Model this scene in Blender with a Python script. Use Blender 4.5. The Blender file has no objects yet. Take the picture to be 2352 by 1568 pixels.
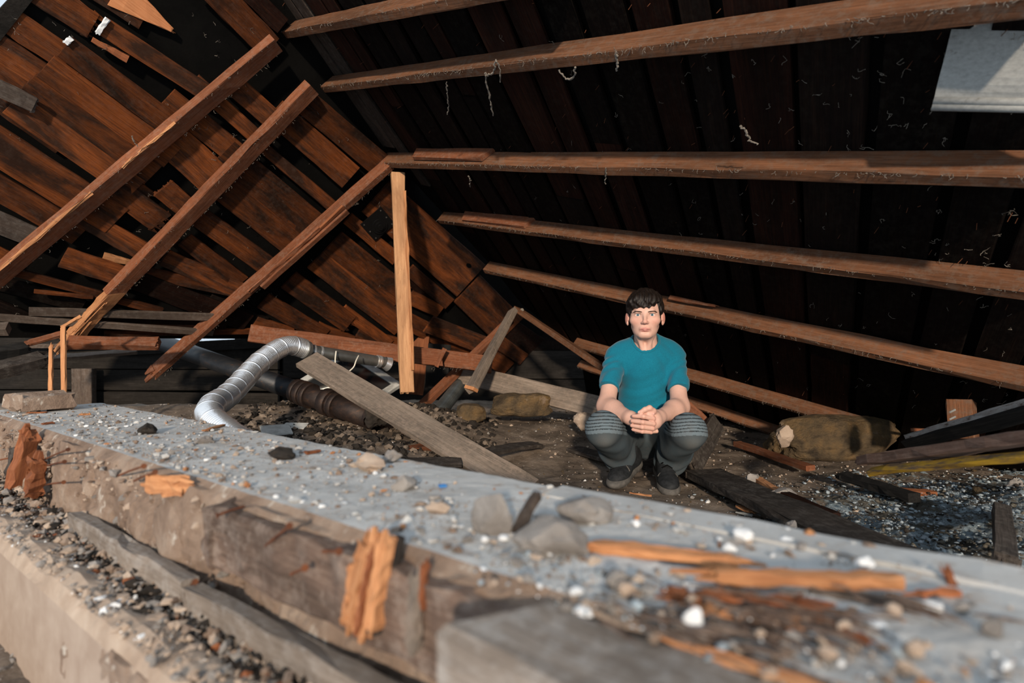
import bpy, bmesh, math, random
import numpy as np
from mathutils import Vector, Matrix, noise

# ------------------------------------------------------------------ camera, sky, sun, exposure
SC = bpy.context.scene
COL = SC.collection
F, CX, CY, H = 1307.0, 1176.0, 784.0, 0.64
cam_d = bpy.data.cameras.new('camera')
cam_d.sensor_width = 36.0
cam_d.lens = 36.0 * F / 2352.0
cam_d.clip_start = 0.02
cam_d.dof.use_dof = True
cam_d.dof.focus_distance = 2.6
cam_d.dof.aperture_fstop = 2.4
cam = bpy.data.objects.new('camera', cam_d)
cam.location = (0, 0, H)
cam.rotation_euler = (math.radians(90), 0, 0)
COL.objects.link(cam)
SC.camera = cam

world = bpy.data.worlds.new('overcast_sky')
SC.world = world
world.use_nodes = True
bg = world.node_tree.nodes['Background']
bg.inputs['Color'].default_value = (0.74, 0.87, 1.0, 1)
bg.inputs['Strength'].default_value = 0.95

sun_d = bpy.data.lights.new('low_sun', 'SUN')
sun_d.energy = 4.2
sun_d.angle = math.radians(2.5)
sun_d.color = (1.0, 0.84, 0.66)
sun = bpy.data.objects.new('low_sun', sun_d)
sun.location = (-1, -4, 3)
sun.rotation_euler = Vector((0.04, 0.96, -0.232)).to_track_quat('-Z', 'Y').to_euler()
COL.objects.link(sun)

SC.view_settings.view_transform = 'Standard'
SC.view_settings.look = 'None'
SC.view_settings.gamma = 1.0
SC.view_settings.use_curve_mapping = False
SC.view_settings.exposure = 0.0

# ------------------------------------------------------------------ small helpers
R = random.Random(7)
CAMP = Vector((0, 0, H))
def ray(px, py): return Vector(((px - CX) / F, 1.0, (CY - py) / F))
def at(px, py, Y): return CAMP + ray(px, py) * Y
def flr(px, py, z=0.0):                      # point on the level z seen at a place of the photograph
    return at(px, py, (H - z) * F / (py - CY))
class Plane:
    def __init__(s, n, k): s.n = Vector(n); s.k = k / s.n.length; s.n.normalize()
    def at(s, px, py, off=0.0):
        r = ray(px, py); return CAMP + r * ((s.k + off) / s.n.dot(r))
PL = Plane((-0.1478, 0.1706, 0.1496), 1.0)    # boards of the left slope, n points outdoors
PR = Plane((0.559, 0.264, 0.777), 1.60)       # boards of the right slope
WM = {}
def put(o, M=None, parent=None):
    COL.objects.link(o)
    M = M or Matrix.Identity(4)
    WM[o.name] = M
    if parent is not None:
        o.parent = parent
        o.matrix_parent_inverse = WM[parent.name].inverted()
    o.matrix_basis = M
    return o
def tag(o, label=None, cat=None, group=None, kind=None):
    if label: o['label'] = label
    if cat: o['category'] = cat
    if group: o['group'] = group
    if kind: o['kind'] = kind
    return o
def empty(name, loc=(0, 0, 0), **kw):
    o = bpy.data.objects.new(name, None)
    o.empty_display_size = 0.05
    put(o, Matrix.Translation(Vector(loc)))
    return tag(o, **kw)
def mesh_obj(name, verts, faces, mat=None, M=None, parent=None, smooth=False, mats=None, fmat=None, col=None):
    me = bpy.data.meshes.new(name)
    me.from_pydata([tuple(v) for v in verts] if not isinstance(verts, np.ndarray) else verts.tolist(), [],
                   faces if not isinstance(faces, np.ndarray) else faces.tolist())
    for m in (mats or ([mat] if mat else [])): me.materials.append(m)
    if fmat is not None: me.polygons.foreach_set('material_index', np.asarray(fmat, np.int32))
    if smooth: me.polygons.foreach_set('use_smooth', np.ones(len(me.polygons), bool))
    if col is not None:
        a = me.color_attributes.new('Col', 'FLOAT_COLOR', 'POINT')
        a.data.foreach_set('color', np.asarray(col, np.float32).ravel())
    me.update()
    return put(bpy.data.objects.new(name, me), M, parent)
def frame(A, B, up):
    x = (B - A).normalized()
    z = Vector(up); z = (z - x * z.dot(x))
    if z.length < 1e-5: z = Vector((0, 0, 1)) - x * x.z
    z.normalize(); y = z.cross(x)
    M = Matrix((x, y, z)).transposed().to_4x4(); M.translation = (A + B) / 2
    return M
def fnoise(p, s): return noise.noise(Vector(p) * s)

class MB:                                      # collects verts and faces of one mesh
    def __init__(s): s.v = []; s.f = []; s.m = []; s.cur = 0
    def add(s, vs, fs):
        o = len(s.v); s.v += [Vector(q) for q in vs]
        for f in fs: s.f.append([i + o for i in f]); s.m.append(s.cur)
    def prism(s, rings, cap=True):
        n = len(rings[0]); vs = [q for r in rings for q in r]; fs = []
        for i in range(len(rings) - 1):
            for j in range(n):
                k = (j + 1) % n
                fs.append([i * n + j, i * n + k, (i + 1) * n + k, (i + 1) * n + j])
        if cap:
            fs.append(list(range(n))[::-1]); fs.append([(len(rings) - 1) * n + j for j in range(n)])
        s.add(vs, fs)
    def tube(s, path, rad, sides=6, cap=True):
        pts = [Vector(p) for p in path]; rings = []
        t0 = (pts[1] - pts[0]).normalized()
        u = t0.orthogonal().normalized()
        for i, p in enumerate(pts):
            t = (pts[min(i + 1, len(pts) - 1)] - pts[max(i - 1, 0)])
            if t.length < 1e-9: t = t0
            t.normalize()
            u = (u - t * u.dot(t))
            if u.length < 1e-6: u = t.orthogonal()
            u.normalize(); w = t.cross(u)
            r = rad[i] if hasattr(rad, '__len__') else rad
            rings.append([p + (u * math.cos(a) + w * math.sin(a)) * r for a in [2 * math.pi * k / sides for k in range(sides)]])
        s.prism(rings, cap)
    def box(s, M, sx, sy, sz):
        vs = [M @ Vector((x * sx / 2, y * sy / 2, z * sz / 2)) for x in (-1, 1) for y in (-1, 1) for z in (-1, 1)]
        s.add(vs, [[0, 1, 3, 2], [4, 6, 7, 5], [0, 4, 5, 1], [2, 3, 7, 6], [0, 2, 6, 4], [1, 5, 7, 3]])
    def build(s, name, mat=None, parent=None, M=None, smooth=False, mats=None):
        return mesh_obj(name, s.v, s.f, mat, M, parent, smooth, mats, s.m if mats else None)
def catmull(P, n):
    P = [Vector(p) for p in P]; P = [P[0] * 2 - P[1]] + P + [P[-1] * 2 - P[-2]]; out = []
    for i in range(1, len(P) - 2):
        for k in range(n):
            t = k / n; a, b, c, d = P[i - 1:i + 3]
            out.append(0.5 * ((2 * b) + (c - a) * t + (2 * a - 5 * b + 4 * c - d) * t * t + (3 * b - a - 3 * c + d) * t ** 3))
    out.append(P[-2]); return out

def timber(name, A, B, w, t, mat, up=(0, 0, 1), wB=None, tB=None, parent=None, endA=0.0, endB=0.0, seg=5, jit=0.0012,
           bev=0.003, skewA=0.0, skewB=0.0, bow=0.0, mats=None):
    """A sawn piece from A to B (w across, t thick along up). endA/endB > 0: torn end with splinters of that length."""
    A, B = Vector(A), Vector(B); L = (B - A).length; M = frame(A, B, up)
    wB = w if wB is None else wB; tB = t if tB is None else tB
    mb = MB(); rings = []
    for i in range(seg + 1):
        q = i / seg; x = (q - 0.5) * L; ww = (w + (wB - w) * q) / 2; tt = (t + (tB - t) * q) / 2; b = min(bev, tt * .4, ww * .4)
        prof = [(-ww + b, -tt), (ww - b, -tt), (ww, -tt + b), (ww, tt - b), (ww - b, tt), (-ww + b, tt), (-ww, tt - b), (-ww, -tt + b)]
        r = []
        for (y, z) in prof:
            xx = x
            if i == 0: xx += skewA * y / max(ww, 1e-6) * ww + (R.uniform(0, endA * .5) if endA else 0)
            if i == seg: xx += skewB * y - (R.uniform(0, endB * .5) if endB else 0)
            r.append(Vector((xx, y + R.gauss(0, jit), z + R.gauss(0, jit) + bow * 4 * q * (1 - q))))
        rings.append(r)
    mb.prism(rings)
    for end, sgn, ww, tt in ((endA, -1, w, t), (endB, 1, wB, tB)):
        if not end: continue
        n = max(4, int(ww / 0.010))
        for k in range(n):
            y = -ww / 2 + ww * (k + .5) / n; z0 = R.uniform(-.3, .3) * tt; hw = ww / n * R.uniform(.45, 1.3); ht = tt * R.uniform(.15, .48)
            ln = end * R.uniform(.05, 1.0) ** 1.6; x0 = sgn * (L / 2 - end * .55)
            dz = R.uniform(-.2, .2) * tt; dy = R.uniform(-.25, .25) * hw
            z0 = max(-tt / 2 + ht, min(tt / 2 - ht, z0))
            ra = [Vector((x0, y - hw, z0 - ht)), Vector((x0, y + hw, z0 - ht)), Vector((x0, y + hw, z0 + ht)), Vector((x0, y - hw, z0 + ht))]
            x1 = x0 + sgn * (ln * .8 + end * .4); s_ = R.uniform(.1, .5)
            rb = [Vector((x1, y + dy + (v.y - y) * s_, z0 + dz + (v.z - z0) * s_)) for v in ra]
            mb.prism([ra, rb] if sgn > 0 else [rb, ra])
    return mb.build(name, mat, parent, M)

# ------------------------------------------------------------------ materials
class NT:
    def __init__(s, name):
        s.m = bpy.data.materials.new(name); s.m.use_nodes = True; s.t = s.m.node_tree
        s.b = s.t.nodes['Principled BSDF']; s.x = 0
    def n(s, typ, **kw):
        o = s.t.nodes.new(typ)
        for k, v in kw.items():
            if k.startswith('i_'):
                o.inputs[int(k[2:])].default_value = v
            else: setattr(o, k, v)
        return o
    def l(s, a, b): s.t.links.new(a, b)
    def noise(s, vec, scale, detail=5, rough=.6, dist=0.0):
        o = s.n('ShaderNodeTexNoise'); o.inputs['Scale'].default_value = scale; o.inputs['Detail'].default_value = detail
        o.inputs['Roughness'].default_value = rough; o.inputs['Distortion'].default_value = dist
        if vec is not None: s.l(vec, o.inputs['Vector'])
        return o.outputs['Fac']
    def ramp(s, fac, stops):
        o = s.n('ShaderNodeValToRGB'); e = o.color_ramp.elements
        while len(e) < len(stops): e.new(0.5)
        for k, (p, c) in enumerate(stops): e[k].position = p; e[k].color = (c[0], c[1], c[2], 1) if hasattr(c, '__len__') else (c, c, c, 1)
        s.l(fac, o.inputs[0]); return o.outputs[0]
    def mix(s, fac, a, b, mode='MIX'):
        o = s.n('ShaderNodeMix', data_type='RGBA', blend_type=mode)
        for sock, v in ((0, fac), (6, a), (7, b)):
            if hasattr(v, 'is_linked') or hasattr(v, 'links'): s.l(v, o.inputs[sock])
            elif sock == 0: o.inputs[0].default_value = v
            else: o.inputs[sock].default_value = (v[0], v[1], v[2], 1)
        return o.outputs[2]
    def math(s, op, a, b=None):
        o = s.n('ShaderNodeMath', operation=op)
        for i, v in enumerate((a, b)):
            if v is None: continue
            if hasattr(v, 'links'): s.l(v, o.inputs[i])
            else: o.inputs[i].default_value = v
        return o.outputs[0]
    def coords(s, scale=(1, 1, 1), kind='Object', rnd=True):
        tc = s.n('ShaderNodeTexCoord'); mp = s.n('ShaderNodeMapping'); mp.inputs['Scale'].default_value = scale
        s.l(tc.outputs[kind], mp.inputs['Vector'])
        if rnd:
            oi = s.n('ShaderNodeObjectInfo'); cb = s.n('ShaderNodeCombineXYZ')
            m1 = s.math('MULTIPLY', oi.outputs['Random'], 37.0)
            for i in range(3): s.l(m1, cb.inputs[i])
            s.l(cb.outputs[0], mp.inputs['Location'])
        return mp.outputs[0]
    def bump(s, h, strength=.4, dist=.004):
        o = s.n('ShaderNodeBump'); o.inputs['Strength'].default_value = strength; o.inputs['Distance'].default_value = dist
        s.l(h, o.inputs['Height']); s.l(o.outputs[0], s.b.inputs['Normal'])
    def out(s, col=None, rough=.8, metal=0.0, spec=.3):
        if col is not None:
            if hasattr(col, 'links'): s.l(col, s.b.inputs['Base Color'])
            else: s.b.inputs['Base Color'].default_value = (col[0], col[1], col[2], 1)
        if hasattr(rough, 'links'): s.l(rough, s.b.inputs['Roughness'])
        else: s.b.inputs['Roughness'].default_value = rough
        s.b.inputs['Metallic'].default_value = metal
        s.b.inputs['Specular IOR Level'].default_value = spec
        return s.m

def wood(name, dark, mid, light, stain=.5, stain_col=(.02, .012, .008), rnd=.35, dust=0.0, dust_col=(.3, .27, .24), grain=1.0, bump=.5, rough=.85, spec=.2):
    k = NT(name)
    v = k.coords((2.2 * grain, 60 * grain, 60 * grain))
    g = k.noise(v, 2.2, 8, .7, .5)
    c = k.ramp(g, [(.30, dark), (.50, mid), (.72, light)])
    v2 = k.coords((1.1, 5, 5))
    s1 = k.noise(v2, 1.7, 6, .65, .5)
    sf = k.ramp(s1, [(.38, 0.0), (.60, 1.0)])
    sf = k.math('MULTIPLY', sf, stain)
    c = k.mix(sf, c, stain_col)
    v3 = k.coords((7, 40, 40)); sp = k.noise(v3, 3.0, 3, .7)
    c = k.mix(k.math('MULTIPLY', k.ramp(sp, [(.62, 0.0), (.72, 1.0)]), .6 * min(1, stain + .3)), c, stain_col)
    oi = k.n('ShaderNodeObjectInfo')
    hs = k.n('ShaderNodeHueSaturation'); k.l(c, hs.inputs['Color'])
    mr = k.n('ShaderNodeMapRange'); mr.inputs['To Min'].default_value = 1 - rnd; mr.inputs['To Max'].default_value = 1 + rnd
    k.l(oi.outputs['Random'], mr.inputs[0]); k.l(mr.outputs[0], hs.inputs['Value'])
    c = hs.outputs[0]
    if dust:
        vd = k.coords((1, 1, 1)); d = k.noise(vd, 34, 6, .75); d2 = k.noise(vd, 3.0, 3)
        d = k.math('MULTIPLY', k.ramp(d, [(.47, 0.0), (.62, 1.0)]), k.ramp(d2, [(.3, .25), (.65, 1.0)]))
        c = k.mix(k.math('MULTIPLY', d, dust), c, dust_col)
    k.bump(g, bump, .004)
    return k.out(c, rough, spec=spec)

def mottled(name, stops, scale=6, detail=8, bump=.5, bdist=.006, rough=.92, spots=None, spot_scale=40, spot_lim=(.60, .68), rnd=False, spec=.2):
    k = NT(name); v = k.coords((1, 1, 1), rnd=rnd)
    g = k.noise(v, scale, detail, .65, .3); c = k.ramp(g, stops)
    if spots:
        q = k.noise(v, spot_scale, 4, .6); c = k.mix(k.ramp(q, [(spot_lim[0], 0.0), (spot_lim[1], 1.0)]), c, spots)
    h = k.noise(v, scale * 5, 8, .7); k.bump(h, bump, bdist)
    return k.out(c, rough, spec=spec)

M = {}
M['board'] = wood('roof_board_wood', (.060, .0165, .005), (.135, .036, .0088), (.215, .062, .0155), .94, (.016, .008, .005), .45, .08, (.2, .15, .12), bump=.3, spec=.12)
M['board_light'] = wood('bright_torn_wood', (.38, .13, .05), (.55, .22, .09), (.66, .30, .14), .2, (.2, .06, .03), .1)
M['board_grey'] = wood('grey_aged_wood', (.045, .032, .025), (.08, .058, .045), (.125, .093, .075), .5, (.03, .022, .018), .25, .2)
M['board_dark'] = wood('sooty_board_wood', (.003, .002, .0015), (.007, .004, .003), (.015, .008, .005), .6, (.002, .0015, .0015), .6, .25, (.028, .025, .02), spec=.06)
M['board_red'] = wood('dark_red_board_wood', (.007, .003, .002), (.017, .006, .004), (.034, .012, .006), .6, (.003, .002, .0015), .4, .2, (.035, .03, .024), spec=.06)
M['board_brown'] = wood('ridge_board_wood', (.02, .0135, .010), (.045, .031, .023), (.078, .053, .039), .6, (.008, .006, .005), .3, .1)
M['rafter'] = wood('rafter_wood', (.125, .042, .019), (.205, .072, .034), (.285, .11, .056), .4, (.04, .018, .011), .15, .28, (.27, .2, .155), bump=.35, spec=.12)
M['rafter_dusty'] = wood('dusty_rafter_wood', (.098, .042, .021), (.172, .074, .037), (.25, .112, .06), .5, (.04, .021, .013), .15, .5, (.15, .12, .095), spec=.1)
M['post'] = wood('pale_post_wood', (.36, .185, .095), (.47, .255, .13), (.57, .335, .18), .55, (.13, .06, .032), .08)
M['splinter'] = wood('fresh_split_wood', (.30, .12, .05), (.47, .215, .095), (.60, .31, .15), .3, (.16, .06, .03), .15)
M['splinter_red'] = wood('rotten_red_wood', (.14, .045, .02), (.25, .085, .035), (.36, .14, .06), .5, (.06, .02, .01), .2)
M['weathered'] = wood('weathered_plank_wood', (.12, .095, .075), (.22, .175, .14), (.32, .26, .215), .5, (.06, .05, .042), .12, .35, (.38, .28, .22))
M['weathered_dark'] = wood('dark_weathered_wood', (.022, .018, .015), (.05, .04, .034), (.085, .068, .058), .5, (.015, .012, .01), .3, .2)
M['sill'] = wood('dusty_sill_wood', (.15, .12, .1), (.25, .205, .17), (.35, .3, .26), .5, (.085, .065, .05), .1, .5, (.4, .38, .36))
M['sill_brown'] = wood('rotten_sill_wood', (.06, .04, .03), (.13, .085, .065), (.2, .14, .105), .6, (.035, .024, .018), .1, .5, (.33, .27, .23))
M['plank_brown'] = wood('purple_brown_plank_wood', (.09, .055, .042), (.16, .10, .078), (.23, .15, .12), .4, (.05, .03, .022), .1, .2, (.3, .24, .2))
M['charred'] = wood('charred_wood', (.006, .006, .006), (.014, .013, .012), (.032, .028, .025), .4, (.004, .004, .004), .3)
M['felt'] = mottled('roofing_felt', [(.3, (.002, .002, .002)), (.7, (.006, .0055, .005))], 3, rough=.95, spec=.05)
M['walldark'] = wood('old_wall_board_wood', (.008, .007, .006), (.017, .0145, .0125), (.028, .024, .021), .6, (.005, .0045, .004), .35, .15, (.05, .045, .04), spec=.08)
M['dirt'] = mottled('dirt_floor', [(.28, (.055, .042, .032)), (.45, (.14, .107, .082)), (.60, (.225, .175, .135)), (.78, (.32, .26, .21))], 5, 10, .9, .012,
                    spots=(.3, .26, .22), spot_scale=60, spot_lim=(.62, .69))
M['concrete'] = mottled('dusty_wall_top', [(.3, (.33, .31, .29)), (.5, (.44, .43, .415)), (.72, (.52, .515, .50))], 7, 9, .6, .004, spots=(.33, .26, .21), spot_scale=22, spot_lim=(.57, .72))
M['mortar'] = mottled('brown_mortar', [(.28, (.12, .08, .06)), (.48, (.25, .175, .13)), (.7, (.37, .29, .23))], 9, 9, 1.0, .008, spots=(.48, .42, .36), spot_scale=30, spot_lim=(.6, .68))
M['stucco'] = mottled('tan_stucco', [(.3, (.27, .2, .155)), (.7, (.36, .285, .23))], 14, 8, .35, .002)
M['rock'] = mottled('ochre_rock', [(.32, (.045, .034, .024)), (.48, (.12, .084, .048)), (.66, (.21, .13, .058))], 9, 10, 1.0, .022, spots=(.33, .25, .19), spot_scale=9, spot_lim=(.62, .75))
M['rock_grey'] = mottled('grey_rubble', [(.3, (.17, .15, .135)), (.6, (.3, .275, .255)), (.8, (.42, .4, .38))], 14, 8, .9, .006, rnd=True)
M['chip_white'] = mottled('white_plaster', [(.3, (.6, .6, .6)), (.7, (.8, .8, .8))], 10)
M['chip_tan'] = mottled('tan_mortar_crumbs', [(.3, (.3, .22, .165)), (.6, (.42, .33, .26)), (.8, (.55, .47, .4))], 14, rnd=True)
M['chip_dark'] = mottled('black_soil_clods', [(.3, (.008, .007, .006)), (.7, (.04, .032, .026))], 20)
M['fluff'] = mottled('blue_grey_insulation', [(.3, (.2, .22, .24)), (.55, (.36, .42, .46)), (.8, (.55, .63, .68))], 16, 8, .8)
M['fluff_brown'] = mottled('brown_grey_insulation', [(.3, (.07, .063, .05)), (.7, (.17, .15, .12))], 16, 8, .8)
k = NT('cobweb'); M['web'] = k.out((.17, .145, .12), .95)
k = NT('rusty_iron'); v = k.coords(rnd=False); g = k.noise(v, 14, 6); M['rust'] = k.out(k.ramp(g, [(.35, (.06, .022, .012)), (.65, (.2, .07, .03))]), .85, .3)
k = NT('cast_iron'); v = k.coords((1, 3, 3), rnd=False); g = k.noise(v, 9, 7, .7)
c = k.ramp(g, [(.38, (.016, .019, .024)), (.58, (.028, .029, .032)), (.70, (.10, .045, .022))]); k.bump(k.noise(v, 60, 4), .3, .002); M['iron'] = k.out(c, .48, .55, .5)
k = NT('rusty_cast_iron'); v = k.coords((1, 3, 3), rnd=False); g = k.noise(v, 12, 7, .7)
c = k.ramp(g, [(.35, (.018, .012, .011)), (.55, (.036, .022, .017)), (.72, (.085, .04, .022))]); k.bump(k.noise(v, 60, 4), .4, .002); M['iron_rust'] = k.out(c, .6, .45, .45)
k = NT('crinkled_foil'); v = k.coords(rnd=False); h = k.noise(v, 55, 5, .6); k.bump(h, .4, .003); M['foil'] = k.out((.95, .95, .96), .30, .85, .8)
k = NT('galvanized_steel'); v = k.coords(rnd=False); g = k.noise(v, 8, 5); M['galv'] = k.out(k.ramp(g, [(.3, (.22, .22, .21)), (.7, (.42, .42, .4))]), .42, .9)
k = NT('dull_zinc'); v = k.coords(rnd=False); g = k.noise(v, 12, 5); M['zinc'] = k.out(k.ramp(g, [(.3, (.1, .11, .11)), (.7, (.2, .22, .22))]), .5, .7)
k = NT('white_paint'); v = k.coords(); g = k.noise(v, 20, 6); M['white'] = k.out(k.ramp(g, [(.3, (.36, .36, .34)), (.6, (.55, .55, .53))]), .6)
k = NT('grey_vinyl'); v = k.coords((2, 30, 30)); g = k.noise(v, 4, 6); q = k.noise(k.coords(), 14, 5, .7)
M['vinyl'] = k.out(k.mix(k.ramp(q, [(.6, 0.0), (.72, 1.0)]), k.ramp(g, [(.3, (.21, .21, .2)), (.7, (.30, .30, .285))]), (.06, .042, .03)), .6)
k = NT('window_glass'); M['glass'] = k.out((.02, .022, .024), .08, 0, .5)
k = NT('white_wire'); M['wire'] = k.out((.72, .68, .58), .5)
k = NT('black_metal'); M['blackmetal'] = k.out((.012, .012, .013), .4, .6, .5)
k = NT('peeling_white_paint'); v = k.coords((2, 9, 9)); g = k.noise(v, 7, 8, .75)
M['peel'] = k.out(k.ramp(g, [(.38, (.10, .06, .045)), (.46, (.33, .30, .28)), (.7, (.46, .45, .44))]), .8)
k = NT('worn_yellow_paint'); v = k.coords((2, 9, 9)); g = k.noise(v, 6, 8, .7)
M['yellow'] = k.out(k.ramp(g, [(.4, (.13, .09, .06)), (.52, (.38, .22, .03)), (.7, (.55, .33, .02))]), .8)
k = NT('red_paint'); M['red'] = k.out((.16, .018, .02), .8)
k = NT('blue_plastic'); M['blue'] = k.out((.05, .2, .5), .5)
# ------------------------------------------------------------------ ground heights
def sm(x): x = max(0.0, min(1.0, x)); return x * x * (3 - 2 * x)
def gz(x, y):
    far = 1 - sm((y - 3.7) / 1.3)
    z = .13 * sm((-x - .1) / .6) * sm((y - 2.2) / .7) * far
    z += .09 * sm((y - 2.9) / .9) * sm((1.0 - x) / .5) * far
    z += .05 * sm((x - 1.35) / .5) * sm((2.6 - y) / .6)
    return z
def gzn(x, y):
    return gz(x, y) + .022 * fnoise((x, y, 0), 2.3) + .012 * fnoise((x, y, 3), 7) + .008 * fnoise((x, y, 5), 19)

# floor
fx = np.arange(-4.2, 4.4, .022); fy = np.arange(.95, 6.6, .022)
vs = [(x, y, gzn(x, y) + .004 * fnoise((x, y, 9), 45)) for y in fy for x in fx]
nx = len(fx); ny = len(fy)
idx = np.arange(nx * ny).reshape(ny, nx)
fs = np.stack([idx[:-1, :-1], idx[:-1, 1:], idx[1:, 1:], idx[1:, :-1]], -1).reshape(-1, 4)
floor = mesh_obj('floor', np.array(vs), fs, M['dirt'], smooth=True)
tag(floor, 'dirt floor strewn with crumbled mortar under the fallen roof', kind='structure')

# ------------------------------------------------------------------ the two roof slopes
ceil_l = tag(empty('ceiling_left'), 'left slope of fallen roof with orange brown sheathing boards', kind='structure')
ceil_r = tag(empty('ceiling_right'), 'right slope of fallen roof with soot black sheathing boards', kind='structure')
def sheet(name, plane, poly, off, th, mat, parent):
    a = [plane.at(x, y, off) for x, y in poly]; b = [p + plane.n * th for p in a]; n = len(a); mb = MB()
    mb.prism([a, b]); return mb.build(name, mat, parent)
sheet('roofing_felt', PL, [(210, -150), (560, -130), (1130, 600), (1235, 705), (1290, 830), (1150, 850), (1000, 792), (560, 778), (-320, 774), (-320, 292)], .06, .012, M['felt'], ceil_l)
sheet('roofing_felt', PR, [(500, -130), (560, 0), (630, 90), (893, 355), (1120, 600), (1200, 700), (1330, 800), (1350, 920), (1600, 990), (1900, 1060), (2300, 1090), (2900, 1080), (2800, -330), (1000, -330)], .045, .012, M['felt'], ceil_r)
sheet('fascia', PL, [(-60, 85), (105, -95), (150, -95), (0, 95), (-60, 150)], .02, .03, M['walldark'], ceil_l)

def lboard(x0, y0, x1, y1, w0, w1=None, off=0.0, mat='board', eA=0, eB=0, th=.02, parent=ceil_l, plane=PL, name='board', seg=5, tw=0.0):
    w1 = w0 if w1 is None else w1
    A, B = plane.at(x0, y0, off), plane.at(x1, y1, off)
    d = Vector((x1 - x0, y1 - y0)).normalized(); p = Vector((-d.y, d.x))
    ax = (B - A).normalized()
    def wid(x, y, w):
        q = plane.at(x + p.x * w / 2, y + p.y * w / 2, off) - plane.at(x - p.x * w / 2, y - p.y * w / 2, off)
        return (q - ax * q.dot(ax)).length
    up = plane.n
    if tw: up = Matrix.Rotation(tw, 3, ax) @ up
    off_c = plane.n * (th / 2)
    return timber(name, A + off_c, B + off_c, wid(x0, y0, w0), th, M[mat], up, wB=wid(x1, y1, w1), endA=eA, endB=eB, parent=parent, seg=seg, jit=.0016)
LB = [  # x0 y0 x1 y1 w0 w1 off material tornA tornB
 (190, -45, 330, 45, 52, 50, .03), (85, -25, 215, 62, 66, 60, .03, 'board', 0, .05), (20, 45, 215, 178, 62, 60, .03),
 (-40, 85, 130, 198, 60, 58, .026), (-40, 140, 140, 262, 62, 60, .03), (-40, 200, 150, 330, 60, 60, .03),
 (236, 60, 500, 230, 42, 40, -.02), (150, 108, 418, 306, 56, 54, -.012), (105, 152, 396, 362, 62, 60, -.002),
 (62, 192, 352, 402, 58, 58, .004), (28, 238, 312, 436, 62, 58, .0), (-40, 316, 268, 508, 90, 76, -.006), (-40, 412, 185, 540, 62, 56, .002),
 (-40, 498, 94, 553, 48, 46, -.01, 'board_grey'), (-40, 566, 20, 592, 26, 26, .0), (-40, 186, 82, 243, 38, 34, -.05, 'board_grey', 0, .015),
 (470, -45, 622, 110, 64, 60, .0), (548, -40, 650, 60, 44, 40, .01, 'board_red'), (60, -60, 150, 5, 40, 40, .03),
 # between the first and the second rafter
 (520, 180, 655, 300, 50, 48, .0), (446, 186, 610, 334, 36, 34, .0), (384, 226, 570, 376, 56, 54, .004), (335, 268, 512, 430, 84, 82, .0),
 (374, 432, 444, 492, 52, 50, -.02, 'board', .012, 0), (245, 420, 374, 514, 58, 56, .0, 'board', 0, .05), (185, 497, 335, 582, 46, 46, .0), (270, 398, 345, 452, 30, 28, .02),
 (130, 470, 250, 545, 26, 24, .03, 'board_red'),
 # between the second and the third
 (690, 225, 886, 390, 58, 58, .0), (632, 255, 806, 408, 60, 62, .004), (585, 322, 768, 478, 26, 27, .0),
 (515, 350, 730, 528, 70, 68, .0), (462, 390, 682, 562, 68, 68, .004), (430, 478, 615, 612, 48, 48, .0), (425, 552, 555, 650, 38, 40, .004),
 (395, 548, 520, 650, 26, 26, .03, 'board_red'),
 # right of the third rafter
 (865, 452, 1082, 645, 96, 98, .0), (800, 502, 912, 597, 30, 31, .0), (940, 620, 1033, 699, 30, 30, .0), (766, 556, 925, 682, 62, 58, .0),
 (728, 596, 925, 750, 58, 54, .004), (664, 644, 806, 746, 50, 46, .0, 'board', 0, .06), (786, 712, 896, 790, 30, 24, .008),
 (606, 692, 745, 772, 42, 38, .0), (728, 752, 812, 782, 26, 18, .01), (585, 742, 668, 768, 30, 30, .012),
 (940, 682, 1012, 716, 34, 30, .006), (935, 640, 990, 690, 30, 30, .02, 'board_red'), (1074, 664, 1172, 760, 86, 84, .0), (985, 745, 1120, 797, 42, 40, -.05),
 (1146, 786, 1204, 826, 34, 30, -.02, 'board', 0, .04), (1112, 806, 1168, 848, 44, 40, .0), (1165, 762, 1254, 818, 66, 60, .02, 'board_red', 0, .05),
 (930, 735, 1060, 800, 40, 40, .02), (820, 770, 930, 800, 40, 36, .02), (1000, 770, 1100, 812, 30, 30, .02),
 # the crushed eave, lower left
 (145, 592, 302, 642, 48, 46, -.05), (300, 640, 570, 742, 46, 44, .0, 'board_red'), (378, 592, 562, 674, 40, 40, .0), (310, 622, 545, 672, 26, 24, .01),
 (25, 624, 372, 716, 20, 16, -.03), (78, 671, 214, 684, 8, 7, -.04), (66, 717, 505, 730, 18, 15, -.06, 'board_grey'), (-40, 728, 490, 766, 15, 13, -.06, 'board_grey'),
 (238, 590, 300, 604, 18, 10, .02, 'splinter'), (-40, 640, 190, 705, 36, 30, .02, 'board_dark'), (190, 735, 520, 748, 22, 20, .0, 'board_red'), (240, 768, 580, 762, 14, 12, .0, 'board'),
 (480, 690, 610, 742, 30, 24, .02, 'board_dark'), (-40, 690, 90, 740, 26, 22, .03, 'board_dark'),
]
for b in LB: lboard(*b)
lboard(268, -22, 398, 72, 78, 8, .02, 'board_light', 0, .03)
lboard(212, 92, 294, 136, 10, 18, .0, 'splinter_red')
mb = MB(); c_ = PL.at(1077, 610, -.0015); t1 = (PL.at(1090, 620, -.0015) - c_).normalized(); t2 = t1.cross(PL.n)
mb.prism([[c_ + t1 * .034 * math.cos(a) + t2 * .02 * math.sin(a) - PL.n * z_ for a in [k_ * .6283 for k_ in range(10)]] for z_ in (-.004, 0.0)]); mb.build('knot_hole', M['felt'], ceil_l)
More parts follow.
